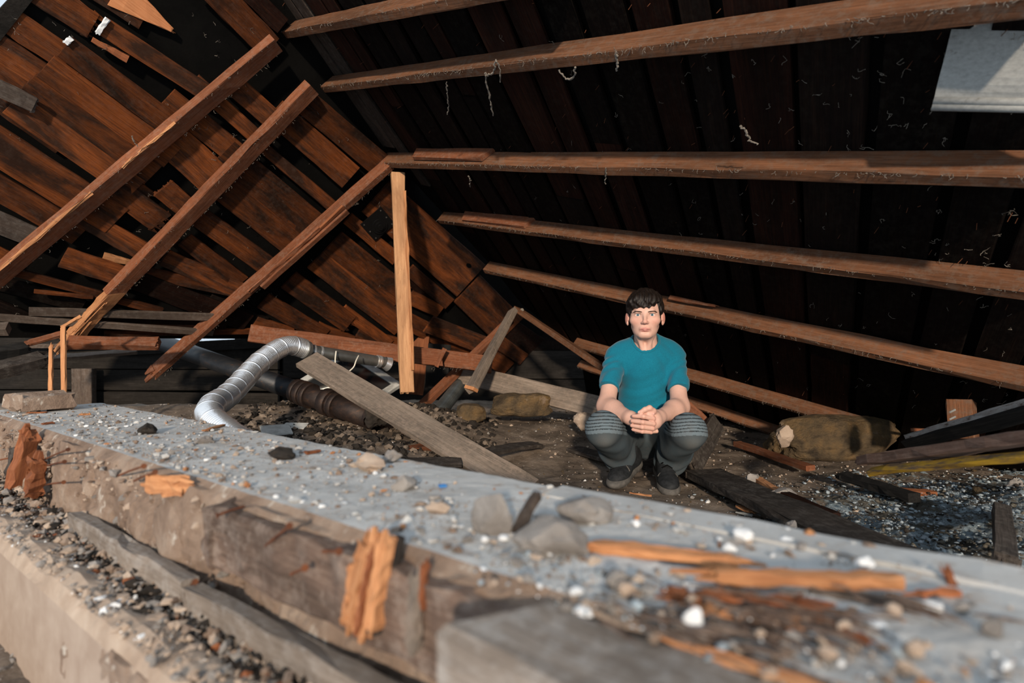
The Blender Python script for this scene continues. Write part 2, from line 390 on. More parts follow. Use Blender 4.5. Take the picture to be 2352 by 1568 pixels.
# pale sawn ends of the two proud boards
for (xa, ya, xb, yb, o) in ((248, 43, 223, 77, -.03), (165, 87, 150, 100, -.02)):
    A, B = PL.at(xa, ya, o), PL.at(xb, yb, o)
    timber('end_grain', A, B, .022, .012, M['chip_white'], PL.n, parent=ceil_l, endB=.01)['label'] = 'pale raw board end'
# black flange plate with screws on a board behind the king post
PLT = empty('vent_flange', PL.at(868, 512, -.02), label='black square metal flange with bolts on sheathing behind upright post', cat='flange')
Mx = frame(PL.at(845, 488, -.008), PL.at(890, 540, -.008), PL.n)
mb = MB(); mb.box(Mx, .19, .2, .006); mb.build('plate', M['blackmetal'], PLT)
mb = MB()
for rr, zz in ((.06, -.012), (.04, -.02), (.022, -.03)):
    c = Mx.translation + Mx.to_3x3() @ Vector((.02, 0, zz))
    mb.tube([c + Mx.to_3x3() @ Vector((0, 0, .02)), c], rr, 20)
mb.build('collar', M['blackmetal'], PLT)
for ix in (-1, 0, 1):
    for iy in (-1, 1):
        c = Mx @ Vector((ix * .075, iy * .08, -.005)); mb = MB(); mb.tube([c, c - PL.n * .004], .005, 8); mb.build('bolt', M['galv'], PLT)

# right slope: sooty boards parallel to the ridge, with gaps
bR = Vector((.407, .735, -.543)).normalized(); bR = (bR - PR.n * bR.dot(PR.n)).normalized()
qR = bR.cross(PR.n).normalized()
if qR.x < 0: qR = -qR
RID = [(560, 0), (630, 82), (722, 180), (893, 352), (1018, 480), (1122, 596), (1192, 697), (1300, 800), (1420, 880)]
def ridge_x(py):
    if py <= 0: return 560 + py * .8
    for (xa, ya), (xb, yb) in zip(RID, RID[1:]):
        if py <= yb: return xa + (xb - xa) * (py - ya) / (yb - ya)
    return 1420 + (py - 880) * 3
def proj(p): return CX + F * p.x / p.y, CY - F * (p.z - H) / p.y
P0 = PR.at(893, 352)
q = -1.3
cnt = 0
while q < 4.2:
    w = R.choice([.10, .14, .14, .17, .19]); gap = R.uniform(.018, .05)
    c0 = P0 + qR * (q + w / 2); ts = []
    for t in np.arange(-3.2, 3.4, .03):
        p = c0 + bR * t
        if p.y < 1.0 or p.y > 6: continue
        px, py = proj(p)
        if px > ridge_x(py) + 10 and py > -420 and px < 2900 and p.z > -.02: ts.append(t)
    if ts and ts[-1] - ts[0] > .12:
        t0 = ts[0]; first = True
        while t0 < ts[-1] - .05:
            t1 = min(ts[-1], t0 + R.uniform(1.1, 2.3)) if ts[-1] - t0 > 2.4 else ts[-1]
            d = abs(q)
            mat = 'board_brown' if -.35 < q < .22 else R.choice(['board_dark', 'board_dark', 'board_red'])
            o = R.uniform(0, .006)
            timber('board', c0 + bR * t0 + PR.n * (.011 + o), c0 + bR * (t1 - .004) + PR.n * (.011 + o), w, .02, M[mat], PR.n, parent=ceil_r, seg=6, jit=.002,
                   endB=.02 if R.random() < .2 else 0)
            t0 = t1; cnt += 1
    q += w + gap

# ------------------------------------------------------------------ rafters
def cobweb_on(parent, A, B, n, spread, droop=.03, name='cobweb', r=.0007, seed=0):
    rr = random.Random(seed); mb = MB(); A = Vector(A); B = Vector(B)
    for i in range(n):
        p = A.lerp(B, rr.random()) + Vector((rr.uniform(-1, 1), rr.uniform(-1, 1), rr.uniform(-.6, .4))) * spread
        pts = [p]; d = Vector((rr.gauss(0, 1), rr.gauss(0, 1), rr.gauss(-.4, .7))).normalized()
        L = rr.uniform(.25, 1.0) * droop
        for k_ in range(5):
            d = (d + Vector((rr.gauss(0, .7), rr.gauss(0, .7), rr.gauss(-.15, .5)))).normalized()
            pts.append(pts[-1] + d * L / 4)
        mb.tube(pts, [r * rr.uniform(.6, 1.7) for _ in pts], 3)
    o = mb.build(name, M['web'], parent); o['kind'] = 'stuff'; return o

def rafter_r(name_label, x0, y0, x1, y1, dep=.1, th=.045, lift=0.0, web=120, offB=0.0, mat='rafter_dusty', endA=0, endB=0):
    A, B = PR.at(x0, y0, -lift), PR.at(x1, y1, -lift - offB)
    r = empty('rafter', B, label=name_label, cat='rafter', group='rafters of the right roof slope')
    ax = (B - A).normalized(); side = ax.cross(PR.n).normalized()
    if side.dot(A - CAMP) < 0: side = -side
    o = side * (th / 2) - PR.n * (dep / 2)
    timber('beam', A + o, B + o, dep, th, M[mat], side, parent=r, seg=14, jit=.0016, endA=endA, endB=endB)
    lo = -PR.n * dep
    cobweb_on(r, A + lo, B + lo, web, .006, .022, seed=int(x0))
    return r
RR = {}
RR[1] = rafter_r('topmost brown rafter of dark slope, cut off by the top of frame', 636, 56, 1300, -90, .098, .045, web=90)
RR[2] = rafter_r('cobwebbed rafter with hanging dust strands, second from the top', 717, 181, 2500, -84, .1, .046, web=300)
RR[3] = rafter_r('dusty level rafter right of the upright post top, scab block at its left end', 890, 350, 2500, 344, .1, .045, web=240)
RR[4] = rafter_r('sloping rafter with a flat scab block, just below the level one', 1020, 485, 2500, 635, .09, .04, web=240)
RR[5] = rafter_r('rafter passing behind the dark-haired head, with a split upper edge', 1124, 600, 2500, 868, .092, .038, web=200)
RR[6] = rafter_r('lower rafter running from behind the blue shirt to the big ochre rock', 1326, 775, 2030, 968, .085, .035, web=120)
RR[7] = rafter_r('lowest rafter, ending in shadow left of the big ochre rock', 1335, 826, 1830, 990, .075, .035, web=80)
# scab blocks nailed to two rafters
def scab(parent, x0, y0, x1, y1, lift, wpx, Lname):
    A, B = PR.at(x0, y0, 0), PR.at(x1, y1, 0)
    ax = (B - A).normalized(); side = ax.cross(PR.n).normalized()
    if side.dot(A - CAMP) < 0: side = -side
    c = -PR.n * lift - side * .012
    o = timber('scab_block', A + c, B + c, wpx, .024, M['rafter'], side, parent=parent, seg=3, skewA=.5, skewB=-.5); o['label'] = Lname
scab(RR[3], 965, 347, 1132, 348, .04, .082, 'reddish scab block with dark stains')
scab(RR[4], 1075, 491, 1226, 506, .035, .078, 'brown scab block')
# split sliver on rafter five
A, B = PR.at(1535, 684, -.02), PR.at(1640, 704, -.02)
o = timber('split_sliver', A - Vector((0, .03, 0)), B - Vector((0, .03, 0)), .03, .014, M['rafter'], (0, -1, .3), parent=RR[5], endB=.05, wB=.012); o['label'] = 'lifted sliver of split wood'
# fallen one
A, B = at(1188, 710, 4.75), at(1420, 868, 3.75)
r8 = empty('rafter', B, label='steep fallen rafter behind the elbow, pale spot near its top end', cat='rafter')
timber('beam', A, B, .085, .04, M['rafter_dusty'], (.5, -.3, .8), parent=r8, seg=8, tB=.04, wB=.085)
A = at(1199, 712, 4.68)
mb = MB(); mb.tube([A, A + Vector((0, -.03, 0))], .014, 10); mb.build('knot', M['web'], r8)

def rafter_l(lab, x0, y0, x1, y1, a, b, alpha, off=-.06, offB=None, mat='rafter', endA=0, endB=0, web=70, wB=None):
    A, B = PL.at(x0, y0, off), PL.at(x1, y1, off if offB is None else offB)
    r = empty('rafter', B, label=lab, cat='rafter', group='rafters of the left roof slope')
    c = (CAMP - (A + B) / 2).normalized(); ax = (B - A).normalized(); c = (c - ax * c.dot(ax)).normalized()
    e = ax.cross(c)
    if e.z > 0: e = -e
    n2 = math.sin(alpha) * c + math.cos(alpha) * e
    n1 = math.cos(alpha) * c - math.sin(alpha) * e
    timber('beam', A, B, b, a, M[mat], n2, parent=r, seg=14, jit=.0018, endA=endA, endB=endB, wB=wB)
    lo = n1 * b / 2 + n2 * a / 2
    cobweb_on(r, A + lo, B + lo, web, .008, .02, seed=int(x0) + 1)
    cobweb_on(r, A + n2 * a / 2 - n1 * b / 2, B + n2 * a / 2 - n1 * b / 2, web, .006, .02, seed=int(x0) + 2)
    RLN[int(x0)] = (A, B, n1, n2)
    return r
RLN = {}
rl1 = rafter_l('red brown rafter with a bright chipped edge, upper one of the left slope', 634, 98, -40, 664, .05, .098, math.radians(45))
rl2 = rafter_l('red brown rafter whose lower end has split into orange splinters', 716, 200, 256, 676, .06, .09, math.radians(48))
rl3 = rafter_l('broken rafter with torn lower tip hanging over the black pipe', 894, 376, 345, 862, .088, .05, math.radians(45), endB=.10, wB=.04)
# bright chipped edge along the first
A, B, n1, n2 = RLN[634]
for (f0, f1) in ((.34, .52), (.62, .97)):
    p0, p1 = A.lerp(B, f0) + n1 * .046 + n2 * .022, A.lerp(B, f1) + n1 * .046 + n2 * .022
    o = timber('chipped_edge', p0, p1, .012, .010, M['splinter'], n1, parent=rl1, seg=10, jit=.0025); o['label'] = 'freshly chipped orange edge'
# torn lower end of the second
A, B = PL.at(272, 660, -.06), PL.at(150, 792, -.06)
o = timber('torn_end', A, B, .085, .05, M['splinter'], RLN[716][3], parent=rl2, seg=8, jit=.004, endB=.14, wB=.07); o['label'] = 'orange split wood at the torn end'
mb = MB()
for i in range(26):
    f = R.random(); p = A.lerp(B, R.uniform(.05, .8)) + RLN[716][2] * R.uniform(-.0, .045) + RLN[716][3] * R.uniform(.0, .035)
    q_ = p + (B - A).normalized() * R.uniform(.08, .26) + Vector((R.gauss(0, .012), R.gauss(0, .012), R.gauss(0, .012)))
    mb.tube([p, p.lerp(q_, .5) + Vector((R.gauss(0, .004),) * 3), q_], [.004, .0035, .0008], 4)
mb.build('splinters', M['splinter'], rl2)['kind'] = 'stuff'
A, B, n1, n2 = RLN[894]
for (f0, f1, da, db, mt) in ((.20, .52, .015, -.01, 'splinter_red'), (.30, .60, .03, .03, 'rafter')):
    o = timber('split_strip', A.lerp(B, f0) + n1 * .03 + n2 * .046 + n1 * da * 0, A.lerp(B, f1) + n1 * (.0 if mt != 'rafter' else .02) + n2 * .046, .03, .014, M[mt], n2, parent=rl3, seg=8, jit=.002, endB=.05)
    o['label'] = 'split strip along the rafter edge'
o = timber('sister_strip', A.lerp(B, .20) - n1 * .015 + n2 * .058, A.lerp(B, .56) - n1 * .015 + n2 * .058, .04, .022, M['rafter'], n2, parent=rl3, seg=5)

# ------------------------------------------------------------------ dark walls behind
wl = tag(empty('wall_left', (-3, 4.6, 0)), 'dark board wall below the crushed left eave', kind='structure')
wb_ = wb = tag(empty('wall_back', (0, 6.2, 0)), 'dark board wall at the back under the ridge', kind='structure')
def wplank(par, x0, y0, x1, y1, wpx, Y0, Y1, th=.04, mat='walldark', name='plank', **kw):
    A, B = at(x0, y0, Y0), at(x1, y1, Y1)
    return timber(name, A, B, wpx / F * (Y0 + Y1) / 2, th, M[mat], (0, -1, 0), parent=par, **kw)
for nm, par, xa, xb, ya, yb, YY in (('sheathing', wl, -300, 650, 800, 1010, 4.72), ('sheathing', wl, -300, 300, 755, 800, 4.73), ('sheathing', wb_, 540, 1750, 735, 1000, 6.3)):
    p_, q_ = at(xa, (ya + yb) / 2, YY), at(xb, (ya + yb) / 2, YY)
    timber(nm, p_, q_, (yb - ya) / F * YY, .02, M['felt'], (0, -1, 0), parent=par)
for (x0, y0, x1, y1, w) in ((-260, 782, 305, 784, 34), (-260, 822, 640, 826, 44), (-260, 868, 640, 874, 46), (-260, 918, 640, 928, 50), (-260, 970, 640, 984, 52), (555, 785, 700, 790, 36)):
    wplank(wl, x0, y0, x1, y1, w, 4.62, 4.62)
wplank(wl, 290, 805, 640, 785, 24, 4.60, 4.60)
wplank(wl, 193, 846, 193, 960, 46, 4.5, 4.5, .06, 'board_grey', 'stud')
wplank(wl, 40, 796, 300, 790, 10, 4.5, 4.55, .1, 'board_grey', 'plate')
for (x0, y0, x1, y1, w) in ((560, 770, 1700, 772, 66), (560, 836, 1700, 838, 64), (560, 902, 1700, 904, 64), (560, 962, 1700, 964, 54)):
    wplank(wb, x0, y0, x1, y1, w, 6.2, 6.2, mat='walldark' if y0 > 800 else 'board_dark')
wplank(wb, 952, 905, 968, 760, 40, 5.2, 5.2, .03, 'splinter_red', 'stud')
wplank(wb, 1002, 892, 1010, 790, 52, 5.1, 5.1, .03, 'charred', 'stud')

# ------------------------------------------------------------------ front wall
UW = Vector((-.794, .608, 0)); NW = Vector((.608, .794, 0))
def ab(a, b, z): return Vector((0, 0, H)) + NW * a + UW * b + Vector((0, 0, z))
def pix_ab(px, py, z):                         # (a, b) of a place on the level z (below the camera)
    p = ray(px, py) * (-z * F / (py - CY)); return p.dot(NW), p.dot(UW)
def sweep(name, prof, b0, b1, step, mats, mfun, amp, parent=None, sub=.012, seed=0.0):
    """closed profile of (a, z) swept along the wall with a rough surface"""
    P = []
    for (p, q_) in zip(prof, prof[1:] + prof[:1]):
        n = max(1, int(math.hypot(q_[0] - p[0], q_[1] - p[1]) / sub))
        P += [(p[0] + (q_[0] - p[0]) * i / n, p[1] + (q_[1] - p[1]) * i / n) for i in range(n)]
    nb = int((b1 - b0) / step) + 1; vs = []; n = len(P)
    ca = sum(p[0] for p in P) / n; cz = sum(p[1] for p in P) / n
    for i in range(nb):
        b = b0 + i * step
        for (a, z) in P:
            d = amp(a, b, z); da, dz = a - ca, z - cz; l = math.hypot(da, dz) or 1
            vs.append(ab(a + d * da / l, b + .3 * d * fnoise((a, b, z), 30), z + d * dz / l))
    fs = []; fm = []
    for i in range(nb - 1):
        for j in range(n):
            k2 = (j + 1) % n; fs.append((i * n + j, i * n + k2, (i + 1) * n + k2, (i + 1) * n + j)); fm.append(mfun(P[j], b0 + i * step))
    fs.append(tuple(range(n))[::-1]); fm.append(1); fs.append(tuple((nb - 1) * n + j for j in range(n))); fm.append(1)
    return mesh_obj(name, vs, fs, mats=mats, M=None, parent=parent, smooth=False, fmat=fm)
def amp_w(a, b, z):
    d = .0025 * fnoise((a, b, z), 7) + .0012 * fnoise((a, b, z), 28) + .0012 * fnoise((a, b, z), 70)
    if a < .5 and z < -.265: d = d * 5 + .026 * fnoise((a, b, z + 4), 7) + .006 * abs(fnoise((a, b, z + 2), 22))
    if b < .45 and a < .62: d = d * 1.6
    return d
wf = tag(empty('wall_front', ab(.6, .8, -.64)), 'broad dusty masonry wall across the front', kind='structure')
sweep('masonry', [(.835, -.66), (.835, -.265), (.82, -.25), (.48, -.25), (.462, -.268), (.45, -.45), (.32, -.455), (.32, -.66)], -.75, 2.74, .011, [M['concrete'], M['mortar']],
      lambda p, b: 0 if p[1] > -.262 and p[0] > .492 else 1, amp_w, wf)
def amp_o(a, b, z):
    e = .008 * fnoise((a, b, 0), 11) + .007 * fnoise((b, 2, 0), 5) + .006 * fnoise((a, b, 3), 37) if z > -.46 else .002 * fnoise((a, b, z), 20)
    return e + .0015 * fnoise((a, b, z), 60)
ow = sweep('outer_leaf', [(.385, -.66), (.375, -.435), (.34, -.425), (.316, -.435), (.306, -.46), (.30, -1.2), (.38, -1.2)], .15, 2.74, .012, [M['stucco'], M['chip_tan']],
      lambda p, b: 1 if p[1] > -.455 else 0, amp_o, wf); ow['label'] = 'tan rendered outer leaf with a crumbling rim'
# sill timber in the front face, ledger boards, near weathered sill block
def wt(name, a0, b0, z0, a1, b1, z1, w, t, mat, up=(0, 0, 1), par=None, **kw):
    return timber(name, ab(a0, b0, z0), ab(a1, b1, z1), w, t, M[mat], up, parent=par, **kw)
o = wt('sill_beam', .457, .98, -.315, .462, .22, -.318, .05, .10, 'sill_brown', par=wf, seg=20, jit=.003, bev=.008, endA=.08); o['label'] = 'brown rotten sill beam in the wall face'
o = wt('ledger', .425, 1.58, -.412, .42, .985, -.412, .028, .05, 'sill', par=wf, seg=12, jit=.002); o['label'] = 'flat ledger board below the mortar'
o = wt('ledger', .415, .97, -.418, .42, .14, -.405, .028, .055, 'sill', par=wf, seg=10, jit=.002, endA=.03)
sb = empty('sill_block', ab(.41, .1, -.3), label='grey dusty timber block at the bottom right, cut end facing left', cat='timber')
timber('beam', ab(.406, .325, -.30), ab(.40, -.75, -.30), .10, .10, M['sill'], (0, 0, 1), parent=sb, seg=20, jit=.0018, bev=.006, skewA=.6)
o = timber('split_edge', ab(.455, .18, -.248), ab(.443, -.06, -.245), .008, .006, M['splinter'], (0, 0, 1), parent=sb, seg=10, jit=.0018, endA=.02); o['label'] = 'bright split edge'
# raised plank lying along the far edge
pk = timber('edge_plank', ab(.80, .53, -.2525), ab(.775, -.75, -.2525), .075, .010, M['concrete'], (0, 0, 1), seg=16, jit=.0015, endA=.012)
tag(pk, 'grey plank lying along the far edge of the front wall', 'plank')
# ------------------------------------------------------------------ the crouching person
class Field:                                   # signed distance grid with smooth joins, meshed by surface nets
    def __init__(s, lo, hi, h):
        s.lo = np.array(lo, np.float32); s.h = h
        s.n = np.ceil((np.array(hi) - s.lo) / h).astype(int) + 1
        s.D = np.full(s.n, .05, np.float32)
    def sub(s, lo, hi, pad):
        i0 = np.clip(np.floor((np.array(lo) - pad - s.lo) / s.h).astype(int), 0, s.n - 1)
        i1 = np.clip(np.ceil((np.array(hi) + pad - s.lo) / s.h).astype(int) + 1, 1, s.n)
        if np.any(i1 <= i0): return None, None
        sl = tuple(slice(a, b) for a, b in zip(i0, i1))
        ax = [s.lo[k] + s.h * np.arange(i0[k], i1[k], dtype=np.float32) for k in range(3)]
        return sl, np.stack(np.meshgrid(*ax, indexing='ij'), -1)
    def put(s, sl, d, k, op):
        o = s.D[sl]
        if op == '+':
            if k: hh = np.clip(k - np.abs(o - d), 0, None) / k; s.D[sl] = np.minimum(o, d) - hh * hh * k * .25
            else: s.D[sl] = np.minimum(o, d)
        elif op == '-':
            d = -d; hh = np.clip(k - np.abs(o - d), 0, None) / k if k else 0
            s.D[sl] = np.maximum(o, d) + (hh * hh * k * .25 if k else 0)
    def cone(s, a, b, ra, rb, k=.02, op='+', flat=None, disp=None):
        a = np.array(a, np.float32); b = np.array(b, np.float32); r = max(ra, rb)
        sl, P = s.sub(np.minimum(a, b) - r, np.maximum(a, b) + r, k + .012)
        if sl is None: return
        ba = b - a; L2 = float(ba @ ba) + 1e-12
        t = np.clip(((P - a) @ ba) / L2, 0, 1)
        d = np.linalg.norm(P - a - t[..., None] * ba, axis=-1) - (ra + (rb - ra) * t)
        if flat is not None:
            for (p, nrm) in flat:
                nn = np.array(nrm, np.float32); nn /= np.linalg.norm(nn); d = np.maximum(d, (P - np.array(p, np.float32)) @ nn)
        if disp: d = d + disp(P)
        s.put(sl, d.astype(np.float32), k, op)
    def ell(s, c, r, Rm=None, k=.02, op='+', disp=None):
        c = np.array(c, np.float32); r = np.array(r, np.float32); m = float(r.max())
        sl, P = s.sub(c - m, c + m, k + .012)
        if sl is None: return
        q = P - c
        if Rm is not None: q = q @ np.array(Rm, np.float32)      # columns of Rm are the axes
        k0 = np.linalg.norm(q / r, axis=-1); k1 = np.linalg.norm(q / (r * r), axis=-1) + 1e-9
        d = k0 * (k0 - 1) / k1
        if disp: d = d + disp(P)
        s.put(sl, d.astype(np.float32), k, op)
    def func(s, lo, hi, fn, k=.0, op='+'):
        sl, P = s.sub(lo, hi, 0.0); s.put(sl, fn(P).astype(np.float32), k, op)
    def warp(s, fn):
        sl, P = s.sub(s.lo, s.lo + s.h * s.n, 0); s.D += fn(P).astype(np.float32) * (np.abs(s.D) < .03)
    def mesh(s, iters=1):
        D = s.D; I = D < 0; n = s.n
        c8 = [I[a:n[0] - 1 + a, b:n[1] - 1 + b, c:n[2] - 1 + c] for a in (0, 1) for b in (0, 1) for c in (0, 1)]
        cnt = sum(x.astype(np.int8) for x in c8)
        ci = np.argwhere((cnt > 0) & (cnt < 8)); idx = np.full(n - 1, -1, np.int64); idx[tuple(ci.T)] = np.arange(len(ci))
        acc = np.zeros((len(ci), 3)); num = np.zeros(len(ci))
        cr = [(a, b, c) for a in (0, 1) for b in (0, 1) for c in (0, 1)]
        for i, A_ in enumerate(cr):
            for B_ in cr[i + 1:]:
                if sum(abs(x - y) for x, y in zip(A_, B_)) != 1: continue
                da = D[tuple((ci + A_).T)]; db = D[tuple((ci + B_).T)]; mk = (da < 0) != (db < 0)
                t = np.where(mk, da / np.where(mk, da - db, 1), 0)
                p = np.array(A_) + t[:, None] * (np.array(B_) - np.array(A_))
                acc[mk] += p[mk]; num[mk] += 1
        V = s.lo + s.h * (ci + acc / num[:, None]); Fc = []
        for ax in range(3):
            u, w = [(1, 2), (2, 0), (0, 1)][ax]
            lo = [slice(None)] * 3; hi = [slice(None)] * 3; lo[ax] = slice(0, -1); hi[ax] = slice(1, None)
            X = I[tuple(lo)] != I[tuple(hi)]; e = np.argwhere(X)
            e = e[(e[:, u] > 0) & (e[:, w] > 0) & (e[:, u] < n[u] - 1) & (e[:, w] < n[w] - 1)]
            if not len(e): continue
            du = np.zeros(3, int); du[u] = 1; dw = np.zeros(3, int); dw[w] = 1
            q = np.stack([idx[tuple((e - du - dw).T)], idx[tuple((e - dw).T)], idx[tuple(e.T)], idx[tuple((e - du).T)]], 1)
            ins = I[tuple(e.T)]; q[~ins] = q[~ins][:, ::-1]; Fc.append(q)
        Fc = np.concatenate(Fc)
        for _ in range(iters):                 # light smoothing
            S_ = np.zeros_like(V); N_ = np.zeros(len(V))
            for a, b in ((0, 1), (1, 2), (2, 3), (3, 0)):
                np.add.at(S_, Fc[:, a], V[Fc[:, b]]); np.add.at(N_, Fc[:, a], 1)
                np.add.at(S_, Fc[:, b], V[Fc[:, a]]); np.add.at(N_, Fc[:, b], 1)
            V = V * .5 + .5 * S_ / N_[:, None]
        return V, Fc
def nf(P, sc, seed=0.0):                       # cheap smooth pseudo noise for grids
    x, y, z = P[..., 0] * sc + seed, P[..., 1] * sc + seed * 1.7, P[..., 2] * sc - seed
    return (np.sin(x + 1.7 * np.sin(.9 * y + z)) + np.sin(1.3 * y + 1.5 * np.sin(1.1 * z + .7 * x)) + np.sin(1.1 * z + 1.6 * np.sin(.8 * x + y))) / 3
A3 = lambda px, py, Y: np.array(at(px, py, Y))

# skin, cloth and hair materials
kk = NT('skin'); at_ = kk.n('ShaderNodeAttribute', attribute_name='Col')
vv = kk.coords(rnd=False); g = kk.noise(vv, 90, 4); c = kk.mix(.10, at_.outputs['Color'], kk.ramp(g, [(.3, (.45, .2, .15)), (.7, (.75, .5, .4))]))
kk.b.inputs['Subsurface Weight'].default_value = .12; kk.b.inputs['Subsurface Radius'].default_value = (.01, .004, .002); kk.b.inputs['Subsurface Scale'].default_value = .6
M['skin'] = kk.out(c, .52, spec=.35)
kk = NT('teal_heather_jersey'); vv = kk.coords(rnd=False); g = kk.noise(vv, 420, 2, .8); g2 = kk.noise(vv, 60, 4)
c = kk.ramp(g, [(.3, (.002, .085, .14)), (.7, (.006, .165, .245))]); c = kk.mix(kk.math('MULTIPLY', g2, .25), c, (.004, .19, .28)); kk.bump(g, .25, .001); M['jersey'] = kk.out(c, .9, spec=.15)
kk.b.inputs['Sheen Weight'].default_value = .15
kk = NT('grey_denim'); at_ = kk.n('ShaderNodeAttribute', attribute_name='Col'); vv = kk.coords(rnd=False); g = kk.noise(vv, 300, 3, .8); g2 = kk.noise(vv, 25, 5)
c = kk.mix(kk.math('MULTIPLY', g, .45), at_.outputs['Color'], (.035, .045, .052)); c = kk.mix(kk.math('MULTIPLY', kk.ramp(g2, [(.45, 0.0), (.7, 1.0)]), .25), c, (.11, .1, .095)); kk.bump(g, .35, .001)
M['denim'] = kk.out(c, .9, spec=.15)
kk = NT('dark_brown_hair'); vv = kk.coords((1, 1, 1), rnd=False); g = kk.noise(vv, 160, 4, .7, .8); M['hair'] = kk.out(kk.ramp(g, [(.35, (.004, .003, .0022)), (.7, (.02, .012, .009))]), .5, spec=.28)
kk.bump(g, .6, .002)
kk = NT('black_canvas'); vv = kk.coords(rnd=False); g = kk.noise(vv, 60, 5); M['canvas'] = kk.out(kk.ramp(g, [(.3, (.006, .007, .008)), (.7, (.022, .024, .027))]), .75)
kk = NT('grey_shoe_trim'); vv = kk.coords(rnd=False); g = kk.noise(vv, 50, 5); M['trim'] = kk.out(kk.ramp(g, [(.3, (.06, .055, .05)), (.7, (.12, .11, .1))]), .8)
M['eyewhite'] = NT('eye_white').out((.62, .6, .58), .2); M['iris'] = NT('blue_grey_iris').out((.10, .17, .21), .15); M['pupil'] = NT('pupil').out((.004, .004, .004), .1)
M['brow'] = NT('eyebrow_hair').out((.05, .026, .017), .8); M['lipline'] = NT('lip_line').out((.16, .04, .035), .7); M['nail'] = NT('finger_nail').out((.62, .36, .31), .35)

PER = tag(empty('person', at(1483, 1085, 2.62)), 'dark-haired person in a teal t-shirt and grey jeans crouching with clasped hands', 'person')
# head frame: x to the right in the picture, y towards the camera, z up
HC = Vector(A3(1481.5, 724.5, 2.60))
fy_ = (Vector((CAMP.x, CAMP.y, 0)) - Vector((HC.x, HC.y, 0))).normalized(); fz_ = Vector((0, 0, 1)); fx_ = fz_.cross(fy_) * -1
if fx_.x < 0: fx_ = -fx_
HM = np.array([fx_, fy_, fz_])                 # rows: axes
def hp(x, y, z): return np.array(HC) + x * HM[0] + y * HM[1] + z * HM[2]
HR = HM.T
lo = np.array((.30, 2.08, -.01)); hi = np.array((.95, 3.0, .92))
B = Field((.335, 2.12, .03), (.905, 2.95, .885), .0026)
# ---- torso, legs (under the clothes)
neck = A3(1483, 800, 2.665); hipL = A3(1453, 1000, 2.74); hipR = A3(1515, 1000, 2.74)
B.cone(A3(1483, 822, 2.70), A3(1484, 985, 2.77), .082, .085, .05)
B.cone(A3(1440, 830, 2.69), A3(1527, 830, 2.69), .055, .055, .05)
B.ell(A3(1484, 985, 2.76), (.13, .095, .08), k=.04)
kneeL = A3(1386, 985, 2.32); kneeR = A3(1581, 990, 2.32); ankL = A3(1432, 1062, 2.60); ankR = A3(1532, 1070, 2.60)
for hp_, kn, an in ((hipL, kneeL, ankL), (hipR, kneeR, ankR)):
    B.cone(hp_, kn, .074, .052, .04); B.cone(kn, an, .052, .036, .03)
# ---- neck and shoulders
B.ell(A3(1483, 808, 2.646), (.062, .052, .050), HR, .03)
B.cone(hp(0, -.022, -.05), A3(1483, 815, 2.675), .049, .054, .02)
B.cone(A3(1465, 806, 2.69), A3(1418, 818, 2.69), .030, .038, .03); B.cone(A3(1501, 806, 2.69), A3(1546, 818, 2.69), .030, .038, .03)
B.cone(hp(-.028, .02, -.10), A3(1478, 808, 2.60), .010, .008, .02); B.cone(hp(.028, .02, -.10), A3(1488, 808, 2.60), .010, .008, .02)
# ---- arms
shL, elL, wrL = A3(1411, 824, 2.68), A3(1393, 933, 2.50), A3(1449, 960, 2.31)
shR, elR, wrR = A3(1550, 824, 2.68), A3(1561, 934, 2.50), A3(1512, 958, 2.31)
for sh, el, wr in ((shL, elL, wrL), (shR, elR, wrR)):
    B.cone(sh, el, .041, .037, .02); m_ = el + (wr - el) * .3
    B.cone(el, m_, .0365, .0370, .035); B.cone(m_, wr, .0370, .0255, .035)
# ---- skull and face
B.ell(hp(0, -.012, .035), (.0745, .094, .080), HR, .01); B.ell(hp(0, .024, -.028), (.0595, .060, .077), HR, .03)
B.ell(hp(0, .026, -.066), (.044, .050, .038), HR, .02); B.ell(hp(0, .067, -.088), (.0165, .013, .012), HR, .016)
for sx in (-1, 1):
    B.ell(hp(sx * .0435, .050, -.024), (.023, .023, .020), HR, .02)
    B.cone(hp(sx * .045, .0, -.05), hp(sx * .016, .06, -.088), .013, .012, .02)
B.cone(hp(-.030, .074, .016), hp(.030, .074, .016), .011, .011, .014)
for sx in (-1, 1):
    B.ell(hp(sx * .031, .092, -.001), (.0165, .013, .0105), HR, .010, '-')
    B.ell(hp(sx * .031, .0665, -.001), (.0158, .0138, .0132), HR, .004)
    B.ell(hp(sx * .0315, .084, -.0005), (.0135, .016, .0050), HR, .0015, '-')
B.cone(hp(0, .080, .006), hp(0, .1015, -.030), .0062, .0088, .012)
B.ell(hp(0, .099, -.0325), (.0105, .0095, .0085), HR, .006)
for sx in (-1, 1):
    B.ell(hp(sx * .0115, .0905, -.0355), (.0062, .0088, .0062), HR, .006)
    B.ell(hp(sx * .0068, .0965, -.0432), (.0036, .0045, .0028), HR, .002, '-')
# lips
B.ell(hp(0, .079, -.064), (.022, .011, .014), HR, .012)
for sx in (-1, 1):
    B.cone(hp(sx * .003, .0885, -.0612), hp(sx * .021, .0805, -.0645), .0036, .0018, .004)
    B.cone(hp(0, .0880, -.0698), hp(sx * .018, .0805, -.0665), .0046, .0018, .004)
    B.cone(hp(0, .0930, -.0655), hp(sx * .0230, .0835, -.0652), .0014, .0012, .003, '-')
    B.ell(hp(sx * .0, .0860, -.0775), (.015, .005, .003), HR, .008, '-')
